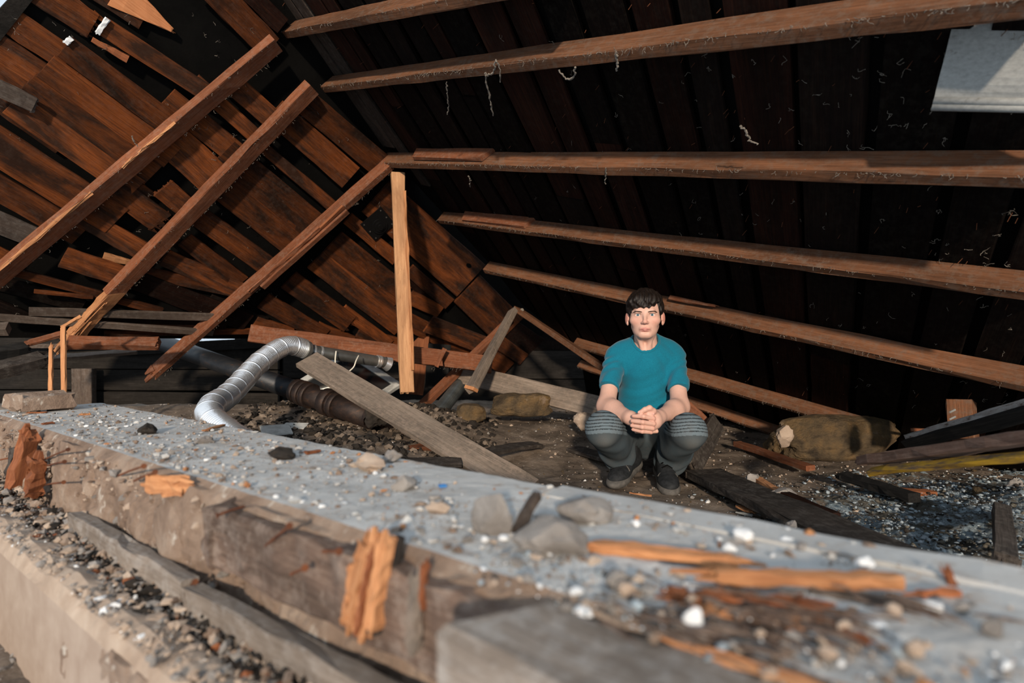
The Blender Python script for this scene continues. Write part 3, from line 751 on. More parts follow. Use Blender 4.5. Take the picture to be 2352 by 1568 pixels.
# ears
for sx in (-1, 1):
    ca, sa = math.cos(.45 * sx), math.sin(.45 * sx)
    Re = HR @ np.array([[ca, -sa, 0], [sa, ca, 0], [0, 0, 1]])
    B.ell(hp(sx * .0800, -.012, -.013), (.0070, .018, .029), Re, .006)
    B.ell(hp(sx * .0775, .006, -.034), (.006, .010, .012), HR, .006)
    B.ell(hp(sx * .0868, .002, -.011), (.0055, .011, .018), Re, .004, '-')
# ---- hands: fingers of the right-hand one in the picture wrap over, the other palm lies behind
def fing(pts, r0, r1, k=.004):
    rs = np.linspace(r0, r1, len(pts))
    for i in range(len(pts) - 1): B.cone(pts[i], pts[i + 1], rs[i], rs[i + 1], k)
    return pts
B.ell((wrR + A3(1500, 968, 2.262)) / 2 + np.array((-.002, 0, 0)), (.024, .042, .036), k=.02)
B.cone(wrR, A3(1503, 968, 2.275), .028, .026, .016)
B.ell(A3(1501, 969, 2.262), (.016, .022, .034), k=.012)
B.cone(wrL, A3(1462, 968, 2.285), .0258, .0235, .02)
B.ell(A3(1466, 970, 2.282), (.024, .018, .032), k=.022)
B.cone(A3(1470, 966, 2.275), A3(1490, 970, 2.272), .026, .028, .012)
FG = []
for (k1, k2, k3, r) in (((1500, 961.0, 2.238), (1478, 956.5, 2.222), (1455, 955.0, 2.246), .0096), ((1500.5, 973.0, 2.236), (1476, 969.5, 2.218), (1452.5, 966.5, 2.244), .0100),
                        ((1498.5, 983.5, 2.240), (1475, 981.0, 2.222), (1451.5, 977.0, 2.248), .0096), ((1495.0, 992.0, 2.248), (1475, 991.0, 2.232), (1454.0, 986.0, 2.254), .0084)):
    FG.append(fing([A3(*k1) + np.array((0, .012, 0)), A3(*k1), A3(*k2), A3(*k3)], r * 1.05, r * .84))
FG.append(fing([A3(1507, 952, 2.275), A3(1500.5, 943.5, 2.246), A3(1492, 936.5, 2.234), A3(1481, 940.5, 2.230), A3(1470, 947.5, 2.232)], .0125, .0088, .006))
FG.append(fing([A3(1462, 958, 2.268), A3(1474, 951, 2.250), A3(1488, 949, 2.240), A3(1498, 951.5, 2.236)], .0120, .0090, .006))
# fingers of the other hand wrap round the back
for z_ in (958, 969, 980, 990): fing([A3(1462, z_, 2.285), A3(1490, z_ + 1, 2.300), A3(1508, z_, 2.288)], .0095, .0085)
V, Fc = B.mesh(1)
L = (V - np.array(HC)) @ HM.T                  # head coordinates of every vertex
base = np.array((.60, .36, .285)); C4 = np.ones((len(V), 4), np.float32); C4[:, :3] = base
def blend(w, col): C4[:, :3] = C4[:, :3] * (1 - w[:, None]) + np.array(col) * w[:, None]
gs = lambda x, y, z, rx, ry, rz: np.exp(-(((L[:, 0] - x) / rx) ** 2 + ((L[:, 1] - y) / ry) ** 2 + ((L[:, 2] - z) / rz) ** 2))
for sx in (-1, 1):
    blend(.55 * gs(sx * .045, .075, -.03, .022, .03, .018), (.58, .25, .19)); blend(.8 * gs(sx * .087, 0, -.008, .012, .03, .03), (.58, .17, .12))
    blend(.35 * gs(sx * .031, .08, -.010, .016, .03, .006), (.42, .2, .16))
    lid = np.exp(-((L[:, 2] - .0055) / .0018) ** 2) * (np.abs(L[:, 0] - sx * .031) < .0145) * (L[:, 1] > .06); blend(.85 * lid, (.07, .04, .03))
blend(.5 * gs(0, .1, -.033, .014, .02, .012), (.58, .23, .17))
lw = np.clip(1 - (np.abs(L[:, 0]) / .0245) ** 2, 0, 1) ** .4
lm = lw * (np.abs(L[:, 2] + .0658) < .0035 + .0062 * np.sqrt(np.clip(1 - (np.abs(L[:, 0]) / .025) ** 2, 0, 1))) * (L[:, 1] > .07); blend(.8 * lm, (.50, .17, .15))
blend(.85 * lm * np.exp(-((L[:, 2] + .0655) / .0016) ** 2), (.14, .04, .035))
for f in FG:
    for p, w_ in ((f[1], .45), (f[2], .3), (f[-1], .35)):
        blend(w_ * np.exp(-(np.linalg.norm(V - p, axis=1) / .012) ** 2), (.58, .21, .16))
mb_ = bpy.data.meshes.new('body')
body = mesh_obj('body', V, Fc, M['skin'], None, PER, True, col=C4)
# eyes, brows, nails
for sx in (-1, 1):
    c = hp(sx * .031, .0660, -.0005); d = (np.array(CAMP) + np.array((0, 0, .1)) - c); d /= np.linalg.norm(d)
    Fz = Field(c - .016, c + .016, .0016); Fz.ell(c, (.0125,) * 3, k=0); v_, f_ = Fz.mesh(1)
    e = mesh_obj('eye', v_, f_, M['eyewhite'], None, PER, True)
    for nm, r, o, m in (('iris', .0060, .0117, 'iris'), ('pupil', .0027, .0124, 'pupil')):
        mb = MB(); p = Vector(c + d * o); mb.tube([p - Vector(d) * .002, p, p + Vector(d) * .0009], [r, r, r * .5], 16); mb.build(nm, M[m], e, smooth=False)
    mb = MB(); pts = [hp(sx * x, y, z) for x, y, z in ((.013, .0868, .0118), (.022, .0868, .0138), (.033, .0842, .0152), (.043, .0775, .0150), (.053, .0655, .0105))]
    mb.tube(catmull(pts, 5), list(np.interp(np.linspace(0, 1, 21), [0, .3, .75, 1], [.0018, .0026, .0023, .0010])), 8); mb.build('eyebrow', M['brow'], PER, smooth=True)
mb = MB(); mb.tube(catmull([hp(x, y - .0003, z) for x, y, z in ((-.0225, .0815, -.0648), (-.014, .0868, -.0652), (-.005, .0892, -.0645), (0, .0893, -.0652), (.005, .0892, -.0645), (.014, .0868, -.0652), (.0225, .0815, -.0648))], 4), .0011, 6); mb.build('lip_line', M['lipline'], PER, smooth=True)
for f in (FG[4], FG[5]):
    p = Vector(f[-1]); d = (Vector(f[-1]) - Vector(f[-2])).normalized(); tc = (CAMP - p).normalized() + Vector((0, 0, .7)); tc = (tc - d * tc.dot(d)).normalized()
    q_ = p + tc * .0074 + d * .001; s_ = d.cross(tc)
    mb = MB(); mb.prism([[q_ + d * x * .0058 + s_ * y * .0048 + tc * zz for x, y in ((-1, -.7), (-.6, -1), (.5, -1), (1, -.5), (1, .5), (.5, 1), (-.6, 1), (-1, .7))] for zz in (-.003, .0012)]); mb.build('fingernail', M['nail'], PER)
# hair
Hh = Field(hp(0, 0, .03) - .15, hp(0, 0, .03) + .15, .0022)
Hh.ell(hp(0, -.014, .040), (.0835, .1015, .086), HR, 0)
Hh.ell(hp(-.004, .060, .062), (.066, .036, .036), HR, .02)
def face_cut(P):
    q = (P - np.array(HC, np.float32)) @ HM.T.astype(np.float32); x, y, z = q[..., 0], q[..., 1], q[..., 2]
    line = .030 + .010 * np.clip((x - .012) / .03, 0, 1) ** 1.5 + .016 * np.clip((x - .040) / .02, 0, 1) + .004 * np.sin(x * 260) * (y > .04) - .004 * np.clip((-x - .02) / .03, 0, 1)
    side = -.012 + .0 * x
    edge = np.where(y > .052, line, np.where(y > .026, line + (side - line) * np.clip((.052 - y) / .022, 0, 1) ** .5, np.where(y > -.012, side, -.055)))
    edge = np.where((y > -.004) & (y < .03), side - .012 * np.clip((.024 - y) / .01, 0, 1), edge)
    return z - edge
Hh.func(Hh.lo, Hh.lo + Hh.h * Hh.n, lambda P: -face_cut(P) * -1, 0, '+') if False else None
sl_, P_ = Hh.sub(Hh.lo, Hh.lo + Hh.h * Hh.n, 0)
qh = (P_ - np.array(HC, np.float32)) @ HM.T.astype(np.float32)
ang = np.arctan2(qh[..., 0], qh[..., 1] + .03); rad = np.sqrt(qh[..., 0] ** 2 + (qh[..., 1] + .02) ** 2)
st = .0016 * np.sin(ang * 34 + 60 * rad + 3 * np.sin(qh[..., 2] * 60)) + .0026 * np.sin(qh[..., 0] * 95 + qh[..., 1] * 70 + 2.5 * np.sin(qh[..., 1] * 45 + qh[..., 2] * 50)) + .0012 * np.sin(qh[..., 0] * 330 + 90 * qh[..., 2] + 4 * np.sin(qh[..., 1] * 60))
Hh.D = np.maximum(Hh.D + st.astype(np.float32), -face_cut(P_).astype(np.float32))
V, Fc = Hh.mesh(1); mesh_obj('hair', V, Fc, M['hair'], None, PER, True)
# ---- t-shirt
T = Field((.33, 2.38, .12), (.91, 2.96, .74), .004)
def tfold(P):
    x = P[..., 0] - .62; z = P[..., 2]; r = np.sqrt(x * x + (z - .62) ** 2)
    a = np.exp(-((z - .36) / .16) ** 2)
    w_ = np.sin(52 * r + 1.5 * np.sin(14 * x)); v_ = np.sin(46 * np.abs(x) + 26 * z + 3 * np.sin(9 * z))
    return .0060 * v_ * np.abs(v_) * np.exp(-((z - .52) / .10) ** 2) * np.clip(np.abs(x) / .05, 0, 1) + .0055 * w_ * np.abs(w_) * a + .004 * nf(P, 24, 2.0)
T.cone(A3(1483, 832, 2.685), A3(1484, 960, 2.735), .112, .118, .04, disp=tfold)
T.ell(A3(1483, 850, 2.68), (.138, .105, .115), k=.04, disp=tfold)
T.ell(A3(1484, 920, 2.70), (.130, .108, .110), k=.04, disp=tfold)
T.cone(A3(1436, 815, 2.685), A3(1530, 815, 2.685), .070, .070, .04, disp=tfold)
for sx, px, py, ex, ey in ((-1, 1415, 820, 1398, 890), (1, 1548, 820, 1559, 894)):
    a_, e_ = A3(px, py, 2.68), A3(ex, ey, 2.555); dr = (e_ - a_) / np.linalg.norm(e_ - a_)
    T.cone(A3(1483 + sx * 22, 790, 2.685), a_, .043, .049, .03, disp=tfold)
    fold = lambda P, e_=e_, dr=dr: .0028 * np.sin(((P - e_) @ dr) * 120 + P[..., 0] * 90 + 2 * np.sin(P[..., 2] * 40)) + .0025 * nf(P, 50, 1)
    T.cone(a_, e_ + dr * .06, .050, .0465, .02, flat=[(e_, dr)], disp=fold)
nc = A3(1483, 772, 2.640); tilt = Matrix.Rotation(math.radians(-32), 3, Vector(fx_))
NRm = np.array(tilt @ Matrix((fx_, fy_, fz_)).transposed())
sl_, P_ = T.sub(T.lo, T.lo + T.h * T.n, 0); q_ = (P_ - nc.astype(np.float32)) @ NRm.astype(np.float32)
def ellf(r): r = np.array(r, np.float32); k0 = np.linalg.norm(q_ / r, axis=-1); k1 = np.linalg.norm(q_ / (r * r), axis=-1) + 1e-9; return (k0 * (k0 - 1) / k1).astype(np.float32)
EN = ellf((.058, .076, .085)); T0 = T.D.copy()
T.D = np.maximum(T0, -EN)
V, Fc = T.mesh(2); shirt = mesh_obj('t_shirt', V, Fc, M['jersey'], None, PER, True)
T.D = np.maximum(np.maximum(T0 - .0035, -EN - .001), EN - .0125); T.D[T.D == 0] = 1e-5
V, Fc = T.mesh(2); mesh_obj('collar', V, Fc, M['jersey'], None, shirt, True)
# ---- jeans
J = Field((.27, 2.16, .0), (.97, 2.96, .40), .0028)
J.ell(A3(1484, 990, 2.76), (.150, .115, .088), k=.04)
for hp_, kn, an, s in ((hipL, kneeL, ankL, -1), (hipR, kneeR, ankR, 1)):
    ax = (kn - hp_) / np.linalg.norm(kn - hp_)
    def rib(P, kn=kn):
        zz = P[..., 2] - kn[2] + .9 * (P[..., 0] - kn[0]) ** 2 * 3; near = (np.linalg.norm(P - kn, axis=-1) < .125) & (zz > .004) & (zz < .078)
        return (.0022 * near * (np.abs(((zz / .0118) % 1) - .5) > .34)).astype(np.float32)
    J.cone(hp_, kn, .086, .068, .04, disp=lambda P, rib=rib: rib(P) + .003 * nf(P, 30, 5))
    sd = (an - kn) / np.linalg.norm(an - kn)
    fold = lambda P, kn=kn, sd=sd: .0075 * np.sin(((P - kn) @ sd) * 62 + P[..., 0] * 34 * s + 2 * np.sin(P[..., 1] * 25)) * np.clip(((P - kn) @ sd) / .1, 0, 1) + .0025 * nf(P, 38, 3)
    J.cone(kn, an + sd * .05, .069, .066, .03, flat=[(an - sd * .05, sd + np.array((0, .5, 0)))], disp=fold)
    pts = [kn + np.array((math.sin(t) * .070, -math.cos(t) * .070, -.004 - .012 * math.sin(t) ** 2)) for t in np.linspace(-1.35, 1.35, 11)]
    for p, q_ in zip(pts, pts[1:]): J.cone(p, q_, .0045, .0045, .006)
J.cone(A3(1484, 1000, 2.70), A3(1484, 1030, 2.74), .06, .05, .04)
V, Fc = J.mesh(1)
C4 = np.ones((len(V), 4), np.float32); C4[:, :3] = (.052, .068, .078)
for hp_, kn in ((hipL, kneeL), (hipR, kneeR)):
    zz = V[:, 2] - kn[2] + 2.7 * (V[:, 0] - kn[0]) ** 2; dist = np.linalg.norm(V - kn, axis=1); up = (zz > -.004) & (zz < .085) & (dist < .13)
    w = .9 * up * np.clip((.13 - dist) / .03, 0, 1); C4[:, :3] = C4[:, :3] * (1 - w[:, None]) + np.array((.16, .205, .235)) * w[:, None]
    ln = up & (zz > .004) & (zz < .078) & (np.abs(((zz / .0118) % 1) - .5) > .34); C4[ln, :3] = (.02, .026, .03)
    fade = .7 * np.exp(-(np.linalg.norm(V - (kn + np.array((0, -.055, -.040))), axis=1) / .035) ** 2) * ~up; C4[:, :3] = C4[:, :3] * (1 - fade[:, None]) + np.array((.17, .175, .17)) * fade[:, None]
mesh_obj('jeans', V, Fc, M['denim'], None, PER, True, col=C4)
# ---- shoes
def shoe(toe, heel, hl):
    toe = np.array(toe); heel = np.array(heel); d = heel - toe; L_ = np.linalg.norm(d); f = -d / L_
    s_ = np.cross(f, (0, 0, 1)); s_ /= np.linalg.norm(s_); u = np.cross(s_, f)
    Q = lambda x, y, z: toe + (-f) * x * L_ + s_ * y + u * z
    Rm = np.stack([-f, s_, u], 1)
    S = Field(np.minimum(toe, heel) - .08, np.maximum(toe, heel) + np.array((.08, .08, .15)), .003)
    S.ell(Q(.25, 0, .026), (.075, .045, .034), Rm, .02); S.ell(Q(.62, 0, .034), (.10, .038, .042), Rm, .03); S.ell(Q(.82, 0, .05), (.055, .036, .055), Rm, .03)
    S.cone(Q(.45, 0, .05), Q(.72, 0, .095), .03, .036, .02)
    sl, P = S.sub(S.lo, S.lo + S.h * S.n, 0); S.D = np.maximum(S.D, -((P - toe) @ u.astype(np.float32)) + .008)
    v_, f_ = S.mesh(1); sh_ = mesh_obj('shoe', v_, f_, M['canvas'], None, PER, True)
    G = Field(S.lo, S.lo + S.h * S.n, .003)
    for x, w, l in ((.22, .049, .080), (.55, .042, .11), (.82, .041, .06)): G.ell(Q(x, 0, .009), (l, w, .03), Rm, .02)
    hh = (P - toe) @ u.astype(np.float32); G.D = np.maximum(G.D, np.maximum(hh - .017, -hh - .004)) if G.D.shape == hh.shape else G.D
    v_, f_ = G.mesh(1); mesh_obj('sole', v_, f_, M['trim'], None, sh_, True)
    # toe cap seam and laces
    mb = MB(); mb.tube([Q(.30 + .06 * math.cos(a), .042 * math.sin(a), .0655 - .026 * abs(math.sin(a)) ** 2) for a in np.linspace(-1.35, 1.35, 13)], .0035, 6); mb.build('toe_seam', M['trim'], sh_, smooth=True)
    for i in range(4):
        x = .38 + .07 * i; z = .082 + .012 * i
        mb = MB(); mb.tube([Q(x, -.022, z - .010), Q(x + .01, 0, z + .002), Q(x, .022, z - .010)], .0032, 6); mb.build('lace', M['pupil'], sh_)
shoe(A3(1408, 1119, 2.40), A3(1464, 1062, 2.655), 0); shoe(A3(1541, 1136, 2.37), A3(1517, 1072, 2.64), 0)
# ------------------------------------------------------------------ loose timbers
def loose(name, lab, cat, A, B, w, t, mat, up=(0, 0, 1), group=None, **kw):
    o = timber(name, A, B, w, t, M[mat] if isinstance(mat, str) else mat, up, **kw); return tag(o, lab, cat, group)
def px2m(px, Y): return px / F * Y
# king post hanging from the ridge
kp = empty('post', at(933, 900, 3.75), label='pale upright post hanging from the ridge with a split right edge', cat='post')
timber('beam', at(913, 398, 3.92), at(935, 902, 3.72), .088, .045, M['post'], (.35, -1, 0), parent=kp, seg=12, jit=.0018, endB=.012)
o = timber('split_edge', at(930, 440, 3.88), at(949, 850, 3.72), .014, .03, M['splinter'], (.3, -1, 0), parent=kp, seg=12, jit=.003); o['label'] = 'orange split edge'
# long cross beam with its scab
cb = empty('tie_beam', at(900, 800, 4.05), label='long red brown tie beam running behind the upright post above the duct', cat='beam')
timber('beam', at(575, 766, 4.0), at(1130, 838, 4.15), .12, .045, M['rafter'], (.05, -1, .2), parent=cb, seg=12, jit=.0018)
o = timber('scab_block', at(777, 800, 3.96), at(1015, 822, 4.02), .115, .03, M['rafter'], (.05, -1, .2), parent=cb, seg=4, skewB=-.25); o['label'] = 'reddish scab board with dark stains'
timber('cleat', at(1003, 842, 4.0), at(1022, 800, 4.0), .03, .02, M['rafter'], (.05, -1, .2), parent=cb, seg=2)
cobweb_on(cb, at(700, 810, 3.95), at(1130, 850, 4.1), 60, .01, .05, seed=5)
# big grey plank sloping to the front wall
loose('plank', 'long weathered grey plank sloping down to the front wall, cracked upper edge', 'plank', at(705, 826, 3.40), at(1215, 1128, 2.52), .150, .030, 'weathered', (.25, -.75, .75), seg=14, jit=.0016, wB=.152)
# braces near the ridge foot
br = loose('brace', 'grey brown brace leaning from the ridge foot, orange cut end downwards', 'brace', at(1178, 714, 4.55), at(1083, 893, 3.65), .075, .045, 'weathered', (-.65, -.75, .25), seg=6, jit=.0015, wB=.085, tB=.05)
o = timber('cut_end', at(1084, 889, 3.645), at(1081, 896, 3.64), .084, .05, M['splinter'], (-.65, -.75, .25), parent=br, seg=1, jit=.001); o['label'] = 'orange cut end'
loose('brace', 'dark red brace crossing behind the tie beam beside the zinc pipe', 'brace', at(1172, 735, 4.9), at(948, 952, 4.15), .07, .045, 'rafter', (-.5, -.8, .3), seg=6, jit=.0015)
loose('board', 'weathered board spanning behind the elbow, above the yellow brown stones', 'board', at(1050, 856, 4.5), at(1440, 950, 3.55), .155, .03, 'weathered', (0, -1, .3), seg=8, jit=.0016, wB=.14)
loose('beam', 'stout rough red brown beam stub with a torn right end, lower left', 'beam', at(158, 786, 3.35), at(366, 789, 3.45), .068, .05, 'rafter', (0, -.8, .6), seg=6, jit=.0025, endB=.02)
# crushed timbers by the left end of the front wall
loose('beam', 'dark charred beam end resting at the left edge above the wall', 'beam', at(-70, 868, 2.75), at(106, 822, 3.0), .085, .06, 'weathered_dark', (.1, -.6, .8), seg=6, jit=.003, endB=.05)
loose('beam', 'charred board stacked on the dark beam end at the left edge', 'beam', at(-70, 820, 2.8), at(62, 800, 3.0), .06, .05, 'charred', (.1, -.6, .8), seg=5, jit=.002, endB=.03)
loose('block', 'tan sawn block end at the left edge above the charred board', 'block', at(-60, 756, 2.9), at(20, 755, 2.95), .055, .05, 'board_grey', (0, -.7, .7), seg=4, jit=.0015)
loose('board', 'thin torn board poking left from the splintered rafter end', 'board', at(52, 792, 3.05), at(150, 764, 3.1), .035, .02, 'rafter', (0, -.7, .7), seg=5, jit=.002, endA=.06)
loose('board', 'narrow dusty board lying on top of the dark left wall', 'board', at(60, 828, 3.9), at(315, 806, 4.2), .05, .03, 'board_grey', (0, -.6, .8), seg=6)
# hanging splinters
def stick(name, lab, cat, pts, rad, mat, sides=5):
    mb = MB(); mb.tube(pts, rad, sides); return tag(mb.build(name, M[mat]), lab, cat)
hs = empty('splinter', at(145, 935, 2.75), label='tall thin splinter folded over and hanging down to the wall, right one', cat='splinter')
for a, b, w, j in ((at(145, 752, 2.95), at(147, 940, 2.75), .024, .0012), (at(141, 752, 2.95), at(186, 726, 3.0), .016, .001)):
    timber('strip', a, b, w, .012, M['splinter'], (0, -1, .1), parent=hs, seg=8, jit=j)
loose('splinter', 'tall thin splinter hanging down to the wall, left one', 'splinter', at(117, 792, 2.95), at(116, 940, 2.75), .020, .011, 'splinter', (0, -1, .1), seg=8, jit=.0012, endA=.03)
bk = timber('brick_chunk', ab(.60, 2.70, -.215), ab(.60, 2.52, -.213), .16, .055, M['mortar'], (0, 0, 1), seg=6, jit=.006, bev=.012)
tag(bk, 'flat broken brick lying on the far left end of the wall', 'brick')

# ------------------------------------------------------------------ duct, pipes, window sash
dz = empty('flexible_duct', at(520, 985, 2.35), label='shiny crinkled aluminium flexible duct snaking up from behind the wall', cat='duct')
path = catmull([at(706, 803, 3.50), at(668, 793, 3.40), at(636, 803, 3.30), at(590, 838, 3.12), at(548, 884, 2.90), at(516, 914, 2.72), at(490, 930, 2.58), at(482, 955, 2.45), at(510, 985, 2.36), at(575, 1026, 2.30)], 44)
L = [0]
for p, q_ in zip(path, path[1:]): L.append(L[-1] + (q_ - p).length)
tot = L[-1]; path2 = []; rad = []; N = 520
for i in range(N + 1):
    s_ = tot * i / N; j = min(len(L) - 2, max(0, int(np.searchsorted(L, s_)) - 1)); f = (s_ - L[j]) / max(1e-6, L[j + 1] - L[j])
    path2.append(path[j].lerp(path[j + 1], f))
    r = .0555 + .0035 * fnoise((s_, 0, 0), 9) + .0026 * math.sin(i * math.pi * .5 + .5) + (.003 if i % 36 == 0 else 0); rad.append(r if i > 6 else .045)
mb = MB(); mb.tube(path2, rad, 30, False); o = mb.build('hose', M['foil'], dz, smooth=True)
mb = MB(); c0 = at(702, 803, 3.47); d_ = (path2[0] - path2[8]).normalized(); mb.tube([c0 - d_ * .012, c0 + d_ * .012], .056, 24); mb.build('clamp', M['galv'], dz)
gp = empty('metal_pipe', at(800, 830, 3.7), label='straight galvanised vent pipe below the tie beam, open flared right end', cat='pipe')
A, B = at(690, 801, 3.46), at(884, 832, 3.84); d_ = (B - A).normalized()
mb = MB(); mb.tube([A, B], .037, 24, False); mb.tube([A, B], .034, 24, False); mb.build('tube', M['galv'], gp, smooth=True)
for f, r in ((.14, .040), (.22, .039), (.90, .041), (.93, .041)):
    p = A.lerp(B, f); mb = MB(); mb.tube([p - d_ * .006, p + d_ * .006], r, 24); mb.build('ring', M['foil'], gp)
mb = MB(); mb.tube([B - d_ * .005, B + d_ * .03 + Vector((0, 0, -.008))], [.040, .050], 24, False); mb.build('flare', M['foil'], gp, smooth=True)
wire = catmull([at(772, 806, 3.55), at(770, 826, 3.53), at(772, 842, 3.52), at(783, 854, 3.5), at(797, 855, 3.5), at(812, 843, 3.52), at(818, 828, 3.55), at(824, 816, 3.6)], 6)
tag((lambda mb: (mb.tube(wire, .0042, 6), mb.build('wire_loop', M['wire'], smooth=True))[1])(MB()), 'loop of white wire hanging under the vent pipe', 'wire')
ip = empty('soil_pipe', at(855, 960, 3.1), label='black cast iron soil pipe with rusty collars and a broken end on the dirt', cat='pipe')
A, B = at(330, 772, 4.35), at(862, 962, 3.10); d_ = (B - A).normalized()
def seg_pipe(name, f0, f1, r, mat, n=28, **kw):
    p, q_ = A.lerp(B, f0), A.lerp(B, f1); mb = MB(); mb.tube([p, q_], r, n, kw.get('cap', True)); o = mb.build(name, M[mat], ip, smooth=False)
    o.data.polygons.foreach_set('use_smooth', [len(pl.vertices) == 4 for pl in o.data.polygons]); return o
def pf(px): # fraction along the pipe for a column of the photograph
    lo_, hi_ = 0.0, 1.0
    for _ in range(30):
        m_ = (lo_ + hi_) / 2
        if proj(A.lerp(B, m_))[0] < px: lo_ = m_
        else: hi_ = m_
    return lo_
seg_pipe('barrel', 0, pf(692), .060, 'iron'); seg_pipe('barrel', pf(690), pf(762), .062, 'iron_rust'); bl = seg_pipe('barrel', pf(760), pf(850), .064, 'iron_rust')
for p0, p1, r in ((681, 690, .074), (690, 694, .070), (694, 703, .076), (703, 707, .071), (707, 716, .075), (748, 764, .079), (764, 770, .071), (770, 780, .076)):
    o = seg_pipe('collar', pf(p0), pf(p1), r, 'iron_rust')
mb = MB(); E = A.lerp(B, pf(850)); u_ = d_.orthogonal().normalized(); w_ = d_.cross(u_)
r0 = []; r1 = []; r2 = []; r3 = []
for i in range(28):
    a = 2 * math.pi * i / 28; v_ = u_ * math.cos(a) + w_ * math.sin(a); j = .012 + .03 * abs(fnoise((math.cos(a), math.sin(a), 1), 1.8))
    r0.append(E + v_ * .064); r1.append(E + v_ * .064 + d_ * j); r2.append(E + v_ * .052 + d_ * (j - .004)); r3.append(E + v_ * .050 - d_ * .002)
mb.prism([r0, r1, r2, r3], False); mb.build('broken_rim', M['iron_rust'], ip)
p = A.lerp(B, pf(735)) + Vector((0, .01, .05)); q_ = p + Vector((.17, .06, .045))
mb = MB(); mb.tube([p, q_], .026, 16); mb.build('side_branch', M['galv'], ip); mb = MB(); mb.tube([q_ - (q_ - p) * .3, q_ - (q_ - p) * .12], .033, 16); mb.build('branch_collar', M['iron_rust'], ip)
zp = empty('zinc_pipe', at(985, 960, 3.7), label='dull grey zinc pipe rising from the dirt under the red brace', cat='pipe')
A_, B_ = at(978, 985, 3.75), at(1060, 880, 4.5); mb = MB(); mb.tube([A_, B_], .055, 24); mb.build('tube', M['zinc'], zp, smooth=False)
p = A_.lerp(B_, .12); mb = MB(); mb.tube([p, A_.lerp(B_, .15)], .058, 24); mb.build('joint', M['zinc'], zp)
# window sash leaning at the back
ws = empty('window_sash', at(800, 930, 4.4), label='old white window sash lying tilted behind the grey plank', cat='window')
q4 = [at(692, 880, 4.35), at(800, 812, 4.75), at(912, 884, 4.45), at(800, 955, 4.05)]
nrm = (q4[1] - q4[0]).cross(q4[2] - q4[1]).normalized()
if nrm.y > 0: nrm = -nrm
for a, b in zip(q4, q4[1:] + q4[:1]): timber('rail', a, b, .058, .035, M['white'], nrm, parent=ws, seg=2)
mb = MB(); mb.prism([[v + nrm * .004 for v in q4], [v - nrm * .002 for v in q4]]); mb.build('pane', M['glass'], ws)
# white tiles on the dark dirt
for x0, y0, x1, y1, w, lab in ((600, 990, 668, 985, .085, 'white tile lying flat on dark dirt near the duct'), (650, 978, 706, 979, .05, 'white framed tile fragment leaning on the flat tile')):
    tl = tag(timber('tile', flr(x0, y0, .16), flr(x1, y1, .16), w * 1.6, .012, M['white'], (.05, -.25, 1), seg=2, jit=.0006, bev=.003), lab, 'tile')
# clod at the pipe mouth
def rock(name, lab, cat, c, size, mat, seed=0, rot=None, sub=3, rough=.28, group=None, flat=.0, parent=None, sharp=True, boxy=0):
    bm = bmesh.new(); bmesh.ops.create_icosphere(bm, subdivisions=sub, radius=1.0); off = Vector((seed * 3.1, seed * 1.7, seed))
    for v in bm.verts:
        d = v.co.normalized(); r = 1 + rough * noise.noise(d * 1.3 + off) + rough * .5 * noise.noise(d * 3.1 + off) + rough * .25 * noise.noise(d * 8 + off) + rough * .12 * noise.noise(d * 20 + off)
        c_ = d * r
        if boxy: c_ = c_ / (abs(d.x) ** boxy + abs(d.y) ** boxy + abs(d.z) ** boxy) ** (1 / boxy)
        if sharp:                              # knock planes off for a fractured look
            for k_ in range(5):
                pn = Vector((math.sin(seed * 2 + k_ * 2.1), math.cos(seed * 3 + k_ * 1.3), math.sin(seed + k_ * 3.7))).normalized(); e = c_.dot(pn) - (1.02 if boxy else .72)
                if e > 0: c_ -= pn * e * .9
        v.co = Vector((c_.x * size[0], c_.y * size[1], c_.z * size[2]))
    me = bpy.data.meshes.new(name); bm.to_mesh(me); bm.free(); me.materials.append(M[mat] if isinstance(mat, str) else mat)
    Mx = Matrix.Translation(Vector(c)) @ (rot or Matrix.Identity(4))
    o = put(bpy.data.objects.new(name, me), Mx, parent); return tag(o, lab, cat, group)
rz = lambda a: Matrix.Rotation(math.radians(a), 4, 'Z')
rx = lambda a: Matrix.Rotation(math.radians(a), 4, 'X')
ry = lambda a: Matrix.Rotation(math.radians(a), 4, 'Y')
rock('clod', 'black clod of soil at the broken end of the soil pipe', 'soil', at(866, 958, 3.07), (.055, .05, .05), 'chip_dark', 3, rough=.6, sharp=False)
# ------------------------------------------------------------------ stones on the dirt
rock('stone', 'large ochre brown stone slab lying right of the crouching figure', 'stone', at(1945, 1012, 3.02) + Vector((0, .12, 0)), (.315, .14, .112), 'rock', 11, rz(3), 5, .14, boxy=6)
rock('stone', 'small pale mortar lump against the left end of the large ochre slab', 'stone', at(1800, 1000, 2.93), (.045, .04, .055), 'chip_tan', 5, rz(20), 3, .35)
rock('stone', 'ochre building stone under the weathered board, left of the elbow', 'stone', at(1198, 932, 3.75) + Vector((0, .08, 0)), (.19, .12, .072), 'rock', 21, rz(-6), 5, .16, boxy=5)
rock('stone', 'smaller ochre stone left of the one under the weathered board', 'stone', at(1082, 948, 3.8), (.09, .08, .06), 'rock', 8, rz(10), 3, .2, sharp=False, boxy=4)
rock('stone', 'tan stone lump just left of the knee, behind it', 'stone', at(1345, 968, 3.3), (.075, .07, .06), 'chip_tan', 14, rz(30), 3, .3)
rock('stone', 'leaf brown stone at the right edge below the painted plank', 'stone', at(2262, 1143, 2.2), (.045, .05, .03), 'rock', 6, rz(40) @ rx(30), 3, .4)
rock('stone', 'pale grey curled mortar piece at the right edge below the painted plank', 'stone', at(2330, 1128, 2.25), (.055, .03, .05), 'rock_grey', 9, rz(10), 3, .5)
